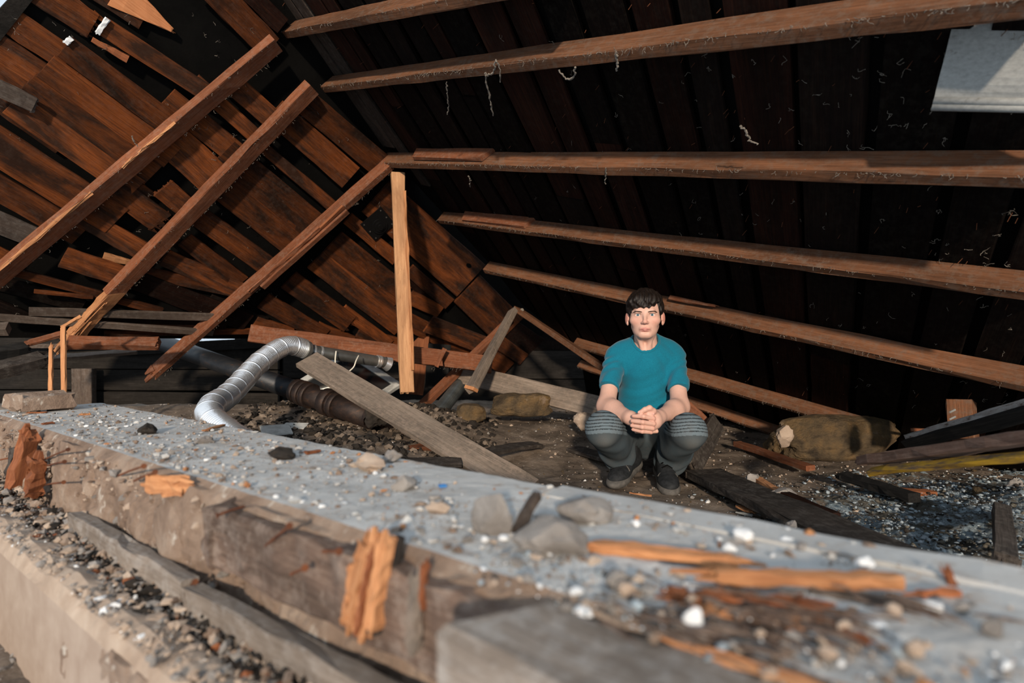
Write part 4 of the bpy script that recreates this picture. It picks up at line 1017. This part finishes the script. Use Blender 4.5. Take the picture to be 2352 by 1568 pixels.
# ------------------------------------------------------------------ planks and sticks on the dirt
def onfloor(name, lab, cat, x0, y0, x1, y1, w, t, mat, z=.03, up=(0, -.15, 1), z1=None, **kw):
    A = flr(x0, y0, z); B = flr(x1, y1, z if z1 is None else z1)
    return loose(name, lab, cat, A, B, w, t, mat, up, **kw)
dk = onfloor('plank', 'dark charred plank sloping to the right, pale scratch near its upper end', 'plank', 1612, 1085, 2100, 1300, .17, .03, 'weathered_dark', .05, seg=12, jit=.0025, endA=.06, z1=.10)
onfloor('board', 'dark wet board beneath the shoes', 'board', 1480, 1062, 1700, 1130, .12, .02, 'weathered_dark', .012, seg=6, jit=.002)
onfloor('stick', 'orange split stick with a grey lump, beside the dark charred plank', 'stick', 1738, 1102, 1800, 1140, .035, .03, 'splinter', .06, seg=5, endA=.015)
onfloor('stick', 'dark red stick lying beside the dark charred plank', 'stick', 1800, 1138, 1918, 1190, .04, .035, 'board_red', .07, seg=5, z1=.08)
onfloor('stick', 'red brown stick lying in front of the large ochre slab', 'stick', 1692, 1018, 1862, 1075, .05, .028, 'rafter', .05, seg=8, endA=.02, z1=.04)
onfloor('stick', 'black charred stick on the insulation fluff', 'stick', 1932, 1092, 2100, 1142, .06, .03, 'charred', .06, seg=8, endA=.05, jit=.003)
onfloor('stick', 'short brown stick right of the black charred stick', 'stick', 2066, 1128, 2150, 1134, .03, .02, 'splinter_red', .05, seg=4, endA=.02)
onfloor('stick', 'dark stub with a broken red end at the right edge in the fluff', 'stick', 2300, 1170, 2312, 1290, .045, .04, 'weathered_dark', .1, seg=5, endB=.02)
loose('board', 'dark upright wedge of board behind the right knee', 'board', at(1592, 1066, 2.62), at(1648, 968, 2.95), .10, .025, 'weathered_dark', (.75, -.5, .45), seg=6, endA=.03, endB=.03)
loose('board', 'red brown torn board end behind the right knee', 'board', at(1570, 938, 3.05), at(1632, 996, 2.95), .10, .03, 'rafter', (-.3, -.7, .6), seg=5, endB=.04)
onfloor('board', 'grey board half buried behind the left knee', 'board', 1316, 1030, 1410, 1056, .09, .02, 'weathered_dark', .04, seg=5)
onfloor('board', 'curled dark board on the dirt left of the crouching figure', 'board', 1085, 1050, 1236, 1020, .09, .02, 'weathered_dark', .07, seg=8, endB=.05, bow=.012)
onfloor('board', 'dark red board end under the long grey plank', 'board', 880, 1046, 1000, 1022, .07, .03, 'rafter', .09, seg=6, endA=.04)
onfloor('board', 'flat grey board on the dirt under the long grey plank', 'board', 900, 1064, 1060, 1060, .10, .02, 'weathered_dark', .08, seg=6)
onfloor('stick', 'thin splinter lying on the dirt in front of the shoes', 'stick', 1446, 1131, 1496, 1139, .008, .005, 'splinter', .02, seg=4)
onfloor('rod', 'thin bluish metal rod on the dirt below the dark charred plank', 'rod', 1690, 1176, 1728, 1184, .006, .006, 'vinyl', .02, seg=2)
onfloor('stick', 'small orange splinter left of the dark charred plank', 'stick', 1694, 1162, 1726, 1176, .02, .008, 'splinter', .03, seg=4, endB=.02)
rock('lump', 'grey fluff lump on the end of the orange split stick', 'lump', flr(1730, 1098, .07), (.03, .03, .02), 'rock_grey', 3, sub=3, rough=.5)
rock('lump', 'grey plaster lump between orange stick and dark red stick', 'lump', flr(1800, 1130, .08), (.045, .03, .018), 'rock_grey', 7, sub=3, rough=.5)
rock('lump', 'pale round lump stuck on the dark charred plank', 'lump', flr(1818, 1204, .10), (.018, .018, .012), 'rock_grey', 4, sub=2, rough=.4)
# timbers at the right edge
ap = empty('angle_iron', at(2095, 1010, 2.5), label='peeling white and black channel propped behind the large slab, right edge', cat='beam')
timber('web', at(2088, 1018, 2.55), at(2480, 915, 1.75), .055, .05, M['charred'], (0, -.9, .25), parent=ap, seg=8)
timber('flange', at(2090, 1003, 2.55), at(2480, 892, 1.77), .055, .03, M['peel'], (-.1, -.75, .65), parent=ap, seg=10, jit=.002)
yp = empty('plank', at(2000, 1080, 1.9), label='brown plank with worn yellow edge jutting in from the right', cat='plank')
timber('board', at(1996, 1058, 1.88), at(2560, 978, 1.20), .10, .03, M['plank_brown'], (.1, -.75, .65), parent=yp, seg=12, jit=.002, endA=.03, wB=.135)
o = timber('painted_edge', at(1998, 1082, 1.82), at(2560, 1028, 1.16), .016, .028, M['yellow'], (0, -1, .2), parent=yp, seg=10, jit=.002); o['label'] = 'worn yellow painted edge'
o = timber('bright_streak', at(2075, 1044, 1.74), at(2400, 995, 1.36), .006, .004, M['splinter'], (.1, -.75, .65), parent=yp, seg=6); o['label'] = 'orange scraped streak'
nb = empty('block', at(2212, 1000, 2.44), label='short square post with pale nails standing behind the peeling channel', cat='block')
timber('beam', at(2213, 1010, 2.42), at(2208, 920, 2.46), .090, .085, M['rafter_dusty'], (-.75, -.66, 0), parent=nb, seg=4, jit=.002, endB=.01)
for yy in (944, 960):
    mb = MB(); mb.tube([at(2181, yy + 3, 2.375), at(2195, yy - 4, 2.365)], .004, 6); mb.build('nail', M['vinyl'], nb)
onfloor('stick', 'thin stick lying behind the slab beside the square post', 'stick', 2092, 986, 2200, 992, .02, .014, 'rafter', .2, seg=4)
# pale panel hung under the rafters, top right
vp = empty('siding_panel', at(2300, 150, 1.45), label='dirty pale vinyl panel with rolled lip at the top right corner', cat='panel')
q4 = [at(2200, 18, 1.42), at(2560, 18, 1.25), at(2560, 232, 1.30), at(2146, 226, 1.50)]
nrm = (q4[1] - q4[0]).cross(q4[2] - q4[1]).normalized()
if nrm.y > 0: nrm = -nrm
mb = MB(); rows = []
for i in range(13):
    f = i / 12; a, b = q4[0].lerp(q4[3], f), q4[1].lerp(q4[2], f); bulge = nrm * (.010 * math.sin(f * math.pi) + .004 * math.sin(f * 9))
    rows.append([a + bulge, b + bulge])
for (a, b), (c_, d2) in zip(rows, rows[1:]): mb.prism([[a, b, b - nrm * .003, a - nrm * .003], [c_, d2, d2 - nrm * .003, c_ - nrm * .003]])
mb.build('sheet', M['vinyl'], vp)
mb = MB(); a, b = q4[3] + (q4[3] - q4[0]) * .03, q4[2] + (q4[2] - q4[1]) * .03
mb.tube([a, b], .011, 10); mb.tube([a + (q4[3] - q4[0]) * .07, b + (q4[2] - q4[1]) * .07], .010, 10); mb.build('lip', M['vinyl'], vp, smooth=True)
# hanging dust strands
def strand(lab, pts, r=.0035, group=None):
    P = catmull(pts, 6); mb = MB(); mb.tube([p + Vector((R.gauss(0, .002), R.gauss(0, .002), R.gauss(0, .002))) for p in P], [r * R.uniform(.5, 1.4) for _ in P], 5)
    return tag(mb.build('dust_strand', M['web']), lab, 'cobweb', group)
def onR(px, py, d=.105): return PR.at(px, py, -d)
for lab, pts in (('long dust strand hanging left under the second rafter', [(1026, 188), (1028, 215), (1030, 240), (1028, 263)]),
                 ('longest dust strand hanging under the second rafter', [(1114, 168), (1120, 200), (1127, 235), (1133, 266)]),
                 ('curled dust loop at the top of the longest strand', [(1112, 168), (1124, 172), (1136, 160), (1140, 140), (1148, 160), (1150, 188)]),
                 ('dust loop sagging under the second rafter, toward its right', [(1282, 160), (1300, 180), (1318, 178), (1322, 152)]),
                 ('short dust strand at the right of the sagging loop', [(1414, 118), (1418, 140), (1417, 162)]),
                 ('tiny dust strand under the level rafter near its scab', [(1076, 404), (1080, 414), (1079, 430)]),
                 ('dust strand under the level rafter in mid span', [(1391, 385), (1392, 404), (1389, 422)]),
                 ('matted dust strand on the dark boards above the level rafter', [(1700, 290), (1714, 300), (1722, 322), (1740, 332)]),
                 ('pale curly dust strand on the left slope boards', [(302, 312), (312, 330), (322, 342), (334, 340), (340, 330)]),
                 ('web strand dangling from the second left rafter', [(372, 562), (382, 566), (392, 552), (394, 542)])):
    if pts[0][0] < 500: P = [PL.at(x, y, -.07) for x, y in pts]
    else: P = [onR(x, y) for x, y in pts]
    strand(lab, P, .0036)
# ------------------------------------------------------------------ rubble, chips and nails
ICO = {}
def ico(sub):
    if sub not in ICO:
        bm = bmesh.new(); bmesh.ops.create_icosphere(bm, subdivisions=sub, radius=1.0)
        bm.verts.ensure_lookup_table(); ICO[sub] = (np.array([v.co[:] for v in bm.verts]), np.array([[v.index for v in f.verts] for f in bm.faces])); bm.free()
    return ICO[sub]
def crumbs(name, lab, pts, sizes, mats, weights, parent=None, seed=1, squash=(.5, .9), kind='stuff', sub=1, cat=None):
    rs = np.random.RandomState(seed); V0, F0 = ico(sub); n = len(pts); Vs = []; Fs = []; ms = []
    for i, (p, s_) in enumerate(zip(pts, sizes)):
        d = V0 * (1 + rs.uniform(-.45, .45, (len(V0), 1))); sc = s_ * np.array((rs.uniform(.6, 1.3), rs.uniform(.6, 1.3), rs.uniform(*squash)))
        a = rs.uniform(0, 6.28); ca, sa = math.cos(a), math.sin(a); Rm = np.array([[ca, -sa, 0], [sa, ca, 0], [0, 0, 1]])
        Vs.append((d * sc) @ Rm.T + np.array(p)); Fs.append(F0 + i * len(V0)); ms.append(np.full(len(F0), rs.choice(len(mats), p=weights)))
    o = mesh_obj(name, np.concatenate(Vs), np.concatenate(Fs), mats=[M[m] for m in mats], fmat=np.concatenate(ms), parent=parent)
    o['kind'] = kind
    return tag(o, lab, cat)
rs = np.random.RandomState(3)
# grit over the dirt
P = []; S_ = []
while len(P) < 7000:
    x, y = rs.uniform(-2.4, 2.9), 1.1 + 4.2 * rs.rand() ** 1.5
    if abs(x) > y * .95 + .2: continue
    if (x < .2 and rs.rand() < .55): continue
    s_ = .0022 + .009 * rs.rand() ** 5; P.append((x, y, gzn(x, y) + s_ * .3)); S_.append(s_)
crumbs('grit', 'fine mortar crumbs and grit strewn over the dirt floor', P, S_, ['rock_grey', 'chip_tan', 'chip_white', 'chip_dark', 'rock'], [.28, .34, .06, .2, .12], seed=4)
# blue grey insulation heap, right
def mound(x, y):
    px, py = proj(Vector((x, y, .05)))
    w = math.exp(-((px - 2150) / 330) ** 2 - ((py - 1200) / 115) ** 2) if px < 2150 else math.exp(-((py - 1200) / 115) ** 2)
    return w * (.022 + .05 * max(0, fnoise((x, y, 1), 6) + .25))
kf = NT('matted_insulation'); vf = kf.coords(rnd=False); g1 = kf.noise(vf, 9, 6, .7, .4); g2 = kf.noise(vf, 70, 6, .8)
cf = kf.mix(kf.ramp(g1, [(.44, 0.0), (.56, 1.0)]), (.13, .118, .098), (.34, .42, .47)); cf = kf.mix(kf.ramp(g2, [(.36, 1.0), (.48, 0.0)]), cf, (.03, .03, .032)); kf.bump(g2, 1.0, .01); M['fluff_mix'] = kf.out(cf, .95, spec=.1)
P = []; S_ = []
while len(P) < 3800:
    x, y = rs.uniform(.75, 2.6), rs.uniform(1.15, 2.75)
    px, py = proj(Vector((x, y, .05)))
    w = math.exp(-((px - 2150) / 330) ** 2 - ((py - 1200) / 115) ** 2)
    if rs.rand() > w or px > 2600: continue
    s_ = .002 + .009 * rs.rand() ** 3.5; h_ = mound(x, y); P.append((x, y, gzn(x, y) + h_)); S_.append(s_)
crumbs('insulation_fluff', 'heap of blue grey insulation fluff on the dirt at the right', P, S_, ['fluff', 'fluff_brown', 'chip_dark'], [.52, .30, .18], seed=5, squash=(.25, .8))
for pl in bpy.data.objects['insulation_fluff'].data.polygons: pl.use_smooth = True
mv = []; GX, GY = np.arange(.7, 2.75, .010), np.arange(1.12, 2.8, .010)
for y in GY:
    for x in GX: mv.append((x, y, gzn(x, y) - .012 + mound(x, y) + .012 * fnoise((x, y, 2), 34) + .006 * fnoise((x, y, 4), 80)))
ii = np.arange(len(GX) * len(GY)).reshape(len(GY), len(GX)); mf = np.stack([ii[:-1, :-1], ii[:-1, 1:], ii[1:, 1:], ii[1:, :-1]], -1).reshape(-1, 4)
mv = np.array(mv); keep = np.array([mound(*mv[f[0]][:2]) > .006 for f in mf]); mf = mf[keep]; used = np.unique(mf); rm = np.full(len(mv), -1); rm[used] = np.arange(len(used))
o = mesh_obj('insulation_bed', mv[used], rm[mf], M['fluff_mix'], smooth=True); tag(o, 'matted grey brown insulation bed under the loose fluff at the right', kind='stuff')
# black humus under the pipes
P = []; S_ = []
while len(P) < 2600:
    x, y = rs.uniform(-1.7, -.1), rs.uniform(2.2, 4.2); s_ = .006 + .022 * rs.rand() ** 3; P.append((x, y, gzn(x, y) + s_ * .3)); S_.append(s_)
crumbs('humus', 'black crumbly soil under the cast iron pipe', P, S_, ['chip_dark', 'dirt'], [.7, .3], seed=6)
# crumbs on the front wall top and face
P = []; S_ = []
for i in range(9000):
    b = rs.uniform(-.5, 2.65); a = .49 + .33 * rs.rand() ** 1.5; s_ = .0011 + .0075 * rs.rand() ** 9
    cl = fnoise((a * 3, b, 0), 2.2)
    if cl < rs.uniform(-.5, .35): continue
    p = ab(a, b, -.249 + s_ * .25); P.append(p[:]); S_.append(s_)
crumbs('wall_crumbs', 'mortar crumbs scattered over the top of the front wall', P, S_, ['concrete', 'rock_grey', 'chip_tan', 'chip_white', 'mortar', 'splinter'], [.3, .24, .2, .05, .17, .04], seed=7, squash=(.3, .8))
P = []; S_ = []
for i in range(5200):
    b = rs.uniform(.1, 2.65); a = rs.uniform(.325, .44); s_ = .0018 + .012 * rs.rand() ** 6; P.append(ab(a, b, -.452 + (a - .32) * .25 + rs.uniform(0, .012))[:]); S_.append(s_)
crumbs('cavity_rubble', 'loose rubble filling the cavity below the ledger boards', P, S_, ['rock_grey', 'chip_tan', 'mortar', 'chip_dark', 'splinter_red', 'charred'], [.28, .22, .22, .17, .03, .08], seed=8)
P = []; S_ = []
for i in range(900):                           # heap between sill block and wall top, near right
    b = rs.uniform(-.6, .42); a = rs.uniform(.44, .60); s_ = .0015 + .007 * rs.rand() ** 4; P.append(ab(a, b, -.250 + .014 * max(0, 1 - abs(a - .49) / .09) * rs.rand())[:]); S_.append(s_)
crumbs('near_rubble', 'gritty rubble between the sill block and the wall top', P, S_, ['rock_grey', 'chip_tan', 'chip_white', 'mortar', 'fluff'], [.34, .26, .1, .14, .16], seed=9)
P = []; S_ = []
for i in range(1500):
    b = rs.uniform(.2, 2.65); a = rs.uniform(.312, .372); s_ = .0015 + .008 * rs.rand() ** 4; P.append(ab(a, b, -.428 + rs.uniform(-.004, .004))[:]); S_.append(s_)
crumbs('rim_crumbs', 'pale mortar crumbs along the broken rim of the tan outer leaf', P, S_, ['chip_tan', 'rock_grey', 'chip_white'], [.55, .35, .1], seed=12)
# crumbs stuck in the face of the masonry
P = []; S_ = []
for i in range(900):
    b = rs.uniform(.9, 2.6); z = rs.uniform(-.44, -.27); s_ = .002 + .010 * rs.rand() ** 4; P.append(ab(.456 + rs.uniform(-.004, .01), b, z)[:]); S_.append(s_)
crumbs('face_crumbs', 'mortar crumbs clinging to the wall face', P, S_, ['chip_tan', 'mortar', 'rock_grey'], [.4, .4, .2], seed=10)
# stones one can pick out on the wall
def wpt(px, py, z): return at(px, py, -z * F / (py - CY)) if False else CAMP + ray(px, py) * (-z * F / (py - CY))
def wrock(lab, px, py, z, size, mat, seed, rot=None, rough=.3, cat='stone', sub=3): return rock('stone', lab, cat, wpt(px, py, z), size, mat, seed, rot, sub, rough)
wrock('upright grey slate chip on the wall top before the shoes', 1128, 1192, -.232, (.030, .012, .034), 'rock_grey', 2, rz(-35) @ ry(35))
loose('splinter', 'whitish wood shard leaning beside the upright slate chip', 'splinter', wpt(1185, 1222, -.245), wpt(1233, 1135, -.212), .016, .008, 'board_grey', (-.6, -.6, .4), seg=5, endB=.02)
wrock('grey brown rounded rock on the wall top beside the leaning shard', 1268, 1236, -.235, (.048, .030, .026), 'rock_grey', 17, rz(-12))
wrock('dark grey stone behind the rounded rock on the wall top', 1342, 1172, -.236, (.042, .030, .022), 'rock_grey', 31, rz(15))
wrock('dark clod on the wall top in front of the white tiles', 648, 1042, -.240, (.030, .028, .014), 'chip_dark', 12, None, .5, 'clod')
wrock('dark clod on the wall top below the duct', 340, 987, -.240, (.026, .024, .018), 'chip_dark', 13, None, .5, 'clod')
wrock('pale crumb heap on the far edge, left part', 470, 1012, -.245, (.02, .02, .012), 'rock_grey', 15, None, .5, 'crumb')
wrock('fluffy tan mortar lump on the wall top near the grey plank foot', 850, 1065, -.238, (.032, .026, .018), 'chip_tan', 18, None, .6, 'lump')
wrock('whitish mortar lump right of the fluffy tan one', 900, 1050, -.240, (.018, .016, .013), 'rock_grey', 19, None, .6, 'lump')
wrock('fluffy pale lump on the wall top nearest the blue chip', 928, 1110, -.240, (.020, .018, .015), 'rock_grey', 22, None, .6, 'lump')
wrock('small tan brick fragment on the wall top', 1006, 1166, -.242, (.018, .012, .009), 'chip_tan', 23, rz(-10), .25, 'brick')
tag(timber('chip', wpt(1008, 1116, -.245), wpt(1024, 1114, -.245), .008, .003, M['blue'], seg=1), 'small blue plastic chip on the wall top', 'chip')
wrock('white plaster chip on the wall top, largest', 1706, 1228, -.243, (.013, .010, .009), 'chip_white', 24, rz(-20), .25, 'chip')
wrock('white plaster chip beside the upper orange shard', 1676, 1258, -.243, (.008, .006, .005), 'chip_white', 25, None, .25, 'chip')
wrock('white plaster chip above the thick orange shard', 1984, 1292, -.240, (.012, .008, .007), 'chip_white', 26, rz(10), .25, 'chip')
wrock('round white pebble beside the grey sill block', 1595, 1420, -.238, (.009, .009, .010), 'chip_white', 27, None, .2, 'pebble')
for i, (x, y, s_) in enumerate(((1415, 1330, .013), (1440, 1352, .010), (1465, 1335, .009), (1820, 1462, .007), (1900, 1500, .008), (2050, 1400, .008), (2280, 1440, .010), (1940, 1438, .007), (2100, 1490, .009), (2210, 1395, .007))):
    wrock('pale gritty pebble in the blurred near rubble', x, y, -.242, (s_, s_ * .8, s_ * .8), 'chip_tan' if i % 3 else 'rock_grey', 40 + i, None, .35, 'pebble', 2)['group'] = 'pale pebbles in the near rubble'
# faces of big stones set in the masonry
for x, y, d_, s_, sd, lab in ((232, 1112, 1.36, (.040, .035, .050), 51, 'pale squared stone set in the wall face'), (410, 1230, 1.06, (.085, .035, .075), 52, 'large tan stone set in the wall face'), (560, 1270, .93, (.045, .022, .045), 53, None), (330, 1180, 1.2, (.05, .03, .04), 54, None)):
    o = rock('stone', None, None, at(x, y, d_), s_, 'mortar', sd, rz(-37), 3, .2, parent=wf)
    if lab: o['label'] = lab
# wood shards
def shard(lab, x0, y0, z0, x1, y1, z1, w, t, mat, up=(0, 0, 1), **kw):
    return loose('shard', lab, 'splinter', wpt(x0, y0, z0), wpt(x1, y1, z1), w, t, mat, up, **kw)
def at2(px, py, a):                            # on the vertical plane a of the wall
    r = ray(px, py); return CAMP + r * (a / r.dot(NW))
s1 = empty('shard', at2(840, 1455, .43), label='thick orange split chunk of wood standing against the wall face', cat='splinter')
for (x0, y0, x1, y1, w, t, a, m) in ((845, 1238, 800, 1440, .020, .014, .440, 'splinter'), (868, 1234, 832, 1452, .022, .016, .438, 'splinter'), (890, 1232, 856, 1450, .014, .022, .436, 'splinter'), (815, 1290, 793, 1430, .010, .010, .436, 'splinter'), (858, 1262, 822, 1440, .008, .01, .428, 'splinter_red')):
    timber('strip', at2(x0, y0, a), at2(x1, y1, a - .012), w, t, M[m], tuple(-NW), parent=s1, seg=10, jit=.0014, endA=.02, endB=.02)
timber('side', at2(902, 1236, .446), at2(872, 1450, .436), .012, .03, M['weathered_dark'], tuple(-NW), parent=s1, seg=6, jit=.0012)
s2 = empty('shard', at2(955, 1495, .43), label='narrow grey stick with red tip standing beside the thick orange chunk', cat='splinter')
timber('strip', at2(958, 1315, .44), at2(950, 1495, .425), .016, .012, M['weathered'], tuple(-NW), parent=s2, seg=8, jit=.0012, endA=.02, endB=.02)
timber('strip', at2(977, 1290, .445), at2(968, 1400, .435), .007, .01, M['splinter_red'], tuple(-NW), parent=s2, seg=6, jit=.001, endA=.015)
s7 = empty('shard', at2(60, 1190, .44), label='rotten orange brown wood lump at the left end of the wall face', cat='splinter')
for (x0, y0, x1, y1, w, t, m) in ((68, 995, 20, 1175, .05, .03, 'splinter_red'), (88, 1048, 75, 1140, .045, .03, 'splinter_red'), (40, 1030, 10, 1180, .03, .02, 'weathered_dark'), (60, 1140, 5, 1195, .05, .02, 'weathered_dark')):
    timber('strip', at2(x0, y0, .435), at2(x1, y1, .425), w, t, M[m], tuple(-NW), parent=s7, seg=8, jit=.004, endA=.03, endB=.03)
shard('curled orange splinter on the upper edge of the wall face', 338, 1108, -.262, 432, 1120, -.262, .03, .012, 'splinter', tuple(-NW), seg=6, jit=.003, endA=.03, endB=.03)
shard('thin dark splinter under the curled orange one', 330, 1172, -.36, 355, 1122, -.29, .012, .008, 'weathered_dark', tuple(-NW), seg=4, endA=.02)
shard('short pale splinter sticking out of the wall face edge', 600, 1140, -.27, 608, 1192, -.30, .010, .006, 'post', tuple(-NW), seg=4, endA=.01)
shard('upper orange shard lying on the near wall top', 1352, 1252, -.243, 1712, 1290, -.240, .018, .010, 'splinter', seg=10, jit=.0015, endB=.05, endA=.01)
shard('thick tapering orange shard lying nearest the right side', 1606, 1322, -.238, 2070, 1335, -.235, .016, .014, 'splinter', seg=12, jit=.0012, endA=.09)
shard('ragged red orange shard below the thick tapering one', 1525, 1362, -.246, 1860, 1392, -.246, .022, .008, 'splinter_red', seg=10, jit=.002, endA=.04, endB=.05)
shard('frayed orange shard in the rubble, lowest of the flat ones', 1600, 1400, -.246, 1850, 1430, -.246, .020, .008, 'splinter', seg=10, jit=.002, endA=.05, endB=.05)
shard('small upright rusty sliver near the right end of the wall', 2170, 1302, -.235, 2190, 1345, -.25, .008, .006, 'splinter_red', tuple(-NW), seg=3, endA=.01)
shard('thin brown sliver before the small upright rusty one', 2100, 1362, -.246, 2200, 1358, -.246, .008, .005, 'splinter_red', seg=4, endA=.02)
shard('brown blurred sliver across the near rubble', 1880, 1420, -.246, 1990, 1475, -.246, .008, .006, 'splinter_red', seg=5, endB=.02)
shard('dark brown strip in the rubble behind the frayed shards', 1860, 1352, -.247, 2110, 1395, -.247, .014, .006, 'weathered_dark', seg=6, jit=.001, endB=.03)
for i, (x, y, x2, y2) in enumerate(((45, 942, 75, 940), (60, 948, 108, 946), (110, 938, 150, 937), (95, 973, 125, 970), (470, 988, 512, 975), (700, 1040, 735, 1035), (180, 952, 205, 950))):
    shard('small reddish wood flake on the wall top', x, y, -.246, x2, y2, -.246, .014, .004, 'splinter_red' if i % 2 else 'splinter', seg=3, endA=.008, endB=.008)['group'] = 'wood flakes on the wall top'
mb = MB(); rq = random.Random(11)
for i in range(120):
    px, py = rq.gauss(1720, 150), rq.gauss(1405, 38); p = wpt(px, py, -.247 + rq.uniform(0, .008)); d = (UW * -1 + NW * rq.gauss(0, .25)).normalized()
    mb.tube([p, p + d * rq.uniform(.006, .03) + Vector((0, 0, rq.uniform(-.002, .004))), p + d * rq.uniform(.03, .05)], [.0008, .0022 * rq.uniform(.4, 1.2), .0004], 4)
o = mb.build('rotten_wood_fibres', M['sill_brown']); tag(o, 'mat of rotten red brown wood fibres among the flat shards', kind='stuff')
# nails in the wall face
def nail(lab, x0, y0, x1, y1, a0, a1, r=.0022):
    p, q_ = at2(x0, y0, a0), at2(x1, y1, a1); n_ = tag(empty('nail', p), lab, 'nail'); n_['group'] = 'rusty nails in the wall face'
    mb = MB(); mb.tube([p, p.lerp(q_, .5) + Vector((0, 0, .001)), q_], r, 8); mb.build('shank', M['rust'], n_)
    d = (p - q_).normalized(); mb = MB(); mb.tube([p, p + d * .002], r * 2.2, 10); mb.build('nail_head', M['rust'], n_); return n_
for lab, x0, y0, x1, y1 in (('rusty nail right of the rotten wood lump, upper', 156, 1032, 104, 1054), ('rusty nail right of the rotten wood lump, middle', 148, 1060, 105, 1070), ('rusty nail right of the rotten wood lump, lowest', 146, 1107, 100, 1114),
    ('rusty nail at the far left edge of the wall face', -10, 1058, 34, 1050), ('rusty nail above the curled orange splinter', 330, 1070, 272, 1092), ('rusty nail touching the curled orange splinter', 356, 1084, 308, 1104),
    ('rusty nail beside the large tan stone', 500, 1183, 562, 1162), ('longest rusty nail slanting over the wall face', 664, 1208, 574, 1286), ('short thick rusty nail left of the orange chunk', 778, 1266, 728, 1268),
    ('rusty nail low in the wall face left of the orange chunk', 700, 1304, 652, 1328), ('rusty nail bent over the gap between the ledger boards', 448, 1336, 402, 1376)):
    nail(lab, x0, y0, x1, y1, .415, .452)
# nails poking through the boards and dust tufts on the dark slope
mb = MB()
for i in range(220):
    px, py = R.uniform(640, 2400), R.uniform(-20, 960)
    if px < ridge_x(py) + 25: continue
    p = PR.at(px, py, .004)
    if p.z < .1 or p.y < 1.2: continue
    q_ = p - PR.n * R.uniform(.01, .03) + Vector((R.gauss(0, .004), 0, R.gauss(0, .004))); mb.tube([p, q_], .0010, 4)
o = mb.build('nail_tips', M['rust'], ceil_r); o['kind'] = 'stuff'
rr = random.Random(5)
for name, plane, par, n, xr, yr in (('dust_tufts', PR, ceil_r, 360, (900, 2400), (60, 960)), ('dust_tufts', PL, ceil_l, 150, (0, 1100), (20, 760))):
    mb = MB()
    for i in range(n):
        px, py = rr.uniform(*xr), rr.uniform(*yr)
        if plane is PR and (px < ridge_x(py) + 20 or rr.random() > (px - 700) / 1500): continue
        if plane is PL and px > ridge_x(py) - 40: continue
        p = plane.at(px, py, -.003)
        if p.z < .1 or p.y < 1.2: continue
        for k_ in range(rr.choice((1, 1, 2, 3))):
            d = Vector((rr.gauss(0, 1), rr.gauss(0, 1), rr.gauss(-.3, 1))).normalized(); pts = [p]
            for j in range(4): d = (d + Vector((rr.gauss(0, .8), rr.gauss(0, .8), rr.gauss(0, .8)))).normalized(); pts.append(pts[-1] + d * rr.uniform(.003, .009))
            mb.tube(pts, [.00065 * rr.uniform(.5, 1.6) for _ in pts], 3)
    o = mb.build(name, M['web'], par); o['kind'] = 'stuff'
